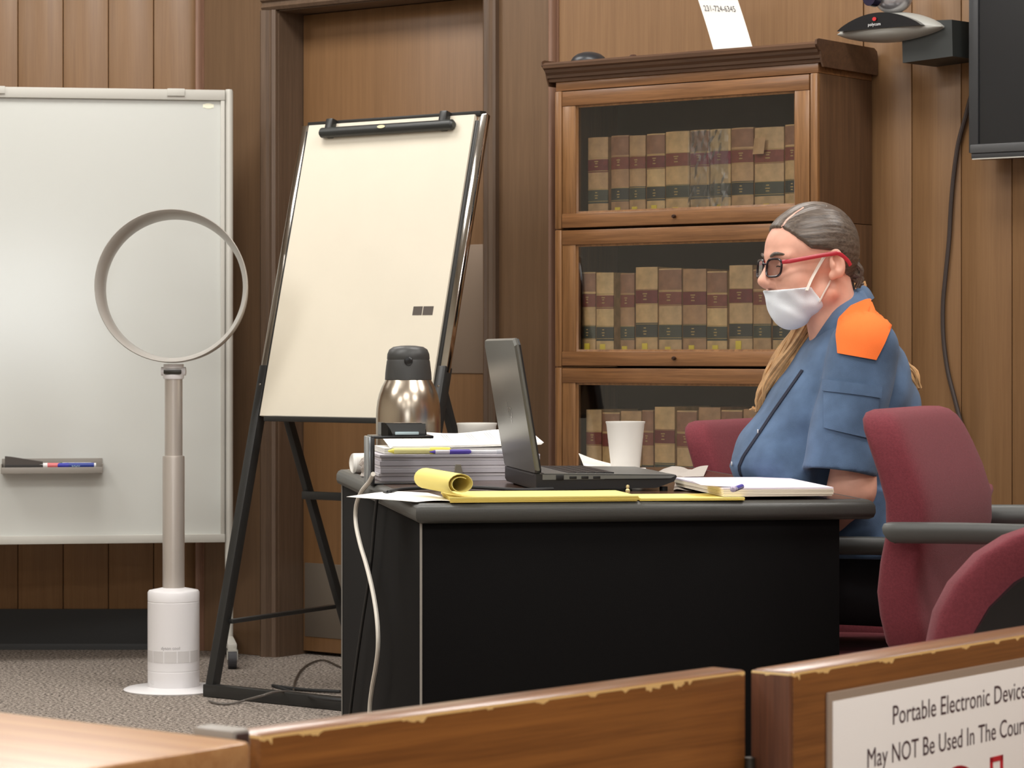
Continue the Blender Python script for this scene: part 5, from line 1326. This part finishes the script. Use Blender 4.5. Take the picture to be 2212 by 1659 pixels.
m_tail = mat('fair hair tail', C(196, 156, 110), 0.5, spec=0.4, var=0.3, vscale=50)
def lock(name, pts, wid, D, n, m, seed, dep=0.02):
    rnd = random.Random(seed); mb = MB()
    for k in range(n):
        u, v = rnd.uniform(-1, 1), rnd.uniform(-1, 1); ph = rnd.uniform(0, 6); path = []
        for i, (x, y) in enumerate(pts):
            f = i / (len(pts) - 1)
            p = P(x, y, D); o_ = wid[i]
            path.append(p + Vector((u * o_ + 0.006 * math.sin(f * 9 + ph), v * min(dep, o_), 0.004 * math.cos(f * 8 + ph))) - PB)
        sm = smoothpath(path, 4); N_ = len(sm)
        mb.tube(sm, [0.006 * (1 - 0.75 * i / (N_ - 1)) + 0.0006 for i in range(N_)], 6)
    return obj(name, mb, m, person)
lock('hair_tail', [(1768, 660), (1752, 700), (1726, 742), (1694, 790), (1670, 830), (1655, 862), (1645, 886)], [0.018, 0.024, 0.027, 0.027, 0.022, 0.016, 0.006], 5.48, 70, m_tail, 3)
lock('hair_wisp', [(1672, 850), (1658, 874), (1640, 884), (1620, 882)], [0.004, 0.004, 0.003, 0.001], 5.49, 4, m_tail, 5)
lock('hair_tail', [(1858, 612), (1868, 662), (1905, 722), (1942, 775), (1972, 806), (1982, 842)], [0.008, 0.008, 0.008, 0.008, 0.007, 0.003], 5.62, 18, m_tail, 6)
lock('nape_hair', [(1836, 560), (1846, 588), (1852, 604), (1857, 618)], [0.010, 0.010, 0.006, 0.004], 5.41, 16, m_hair, 8)
# mask
def mask_sdf(X, Y, Z):
    d = smin(face_sdf(X, Y, Z), ell(X, Y, Z, (-0.047, 0, -0.088), (0.036, 0.043, 0.046)), 0.02) - 0.005
    d = d + (0.0013 * np.sin((Z + 0.45 * X) * 190 + 0.6 * np.sin(X * 90)) + 0.0005 * np.sin((Z - 0.5 * X) * 110)) * np.clip((np.abs(Y) - 0.0) / 0.015, 0, 1)
    d = smax(d, Z + 0.062 - 0.10 * (X + 0.09), 0.002)          # upper edge just under the nose
    d = smax(d, X + 0.031 + 0.9 * (Z + 0.057), 0.003)          # side edge
    d = smax(d, -(Z + 0.142), 0.004)
    return d
mp_, mf_ = surfnet(mask_sdf, (-0.13, -0.085, -0.15), (0.03, 0.085, -0.05), 0.002)
m_mask = mat('white mask cloth', C(232, 238, 244), 0.85, bump=0.2, bscale=500)
net_obj('mask', [(np.array([h2w(p) for p in mp_]), mf_)], m_mask, person, PB)
tree_m = BVHTree.FromPolygons([h2w(p) for p in mp_], [tuple(int(i) for i in q) for q in mf_])
m_strap = mat('mask strap', C(238, 230, 220), 0.8)
def onhead(x, y, off): return drape(x, y, [tree_h, tree_m], 0.0, 5.36) + Vector((0, -off, 0)) - PB
for pts in ([(1742, 628), (1752, 604), (1765, 580), (1778, 558), (1783, 551)], [(1770, 652), (1778, 636), (1788, 618), (1793, 608)]):
    mb = MB().tube(smoothpath([onhead(x, y, 0.004) for x, y in pts], 4), 0.0042, 8, flat=0.5)
    obj('mask_strap', mb, m_strap, person)
# glasses
m_gf = mat('dark glasses rim', C(30, 16, 22), 0.25); m_gr = mat('red glasses arm', C(176, 44, 56), 0.3)
m_len = glass('spectacle lens', (0.86, 0.86, 0.88, 1), 1.0, 0.02, 0.05)
gl = bpy.data.objects.new('glasses', None); COL.objects.link(gl); gl.parent = person
def lensp(s, u, v, d=0.0):
    wr = 0.16 * abs(u + 0.031) / 0.06
    yy = s * (0.031 + u); return h2w((-0.1035 + 0.010 * ((0.031 + u) / 0.055) ** 2 + d - 0.10 * (v) * -1.0, yy, -0.019 + v)) - PB
for s in (-1, 1):
    out = []
    for k in range(28):
        a = 2 * math.pi * k / 28; u = 0.0235 * sup(math.cos(a), 0.62); v = 0.0175 * sup(math.sin(a), 0.62)
        out.append(lensp(s, u, v))
    obj('lens_rim', MB().tube(out, 0.0023, 8, closed=True), m_gf, gl)
    obj('lens', MB().add([Vector(p) for p in out], [tuple(range(28))]), m_len, gl, smooth=False)
    tp_ = [lensp(s, 0.0245, 0.011), h2w((-0.082, s * 0.066, -0.007)) - PB, h2w((-0.040, s * 0.076, 0.001)) - PB, h2w((0.002, s * 0.0815, 0.008)) - PB, h2w((0.018, s * 0.082, 0.008)) - PB, h2w((0.036, s * 0.080, -0.004)) - PB, h2w((0.044, s * 0.078, -0.014)) - PB]
    obj('temple_arm', MB().tube(smoothpath(tp_, 4), [0.0018] * 25, 10, flat=2.4), m_gr, gl)
obj('bridge', MB().tube(smoothpath([lensp(-1, -0.022, 0.007), h2w((-0.108, 0, -0.010)) - PB, lensp(1, -0.022, 0.007)], 5), 0.0018, 8), m_gf, gl)
# eyes and brows
for s in (-1, 1):
    eb = MB(); eb.tube(smoothpath([h2w((-0.0985, s * 0.014, 0.004)) - PB, h2w((-0.0945, s * 0.032, 0.009)) - PB, h2w((-0.080, s * 0.049, 0.006)) - PB], 4), [0.0015, 0.002, 0.0024, 0.0026, 0.0026, 0.0024, 0.002, 0.0014, 0.0008], 6, flat=1.4)
    obj('eyebrow', eb, m_hair, person)
    sl_ = MB(); sl_.tube(smoothpath([h2w((-0.0885, s * 0.022, -0.0165)) - PB, h2w((-0.0905, s * 0.031, -0.0155)) - PB, h2w((-0.0865, s * 0.041, -0.0175)) - PB], 4), 0.0013, 6)
    obj('eyelashes', sl_, mat('lash', C(40, 30, 28), 0.6), person)
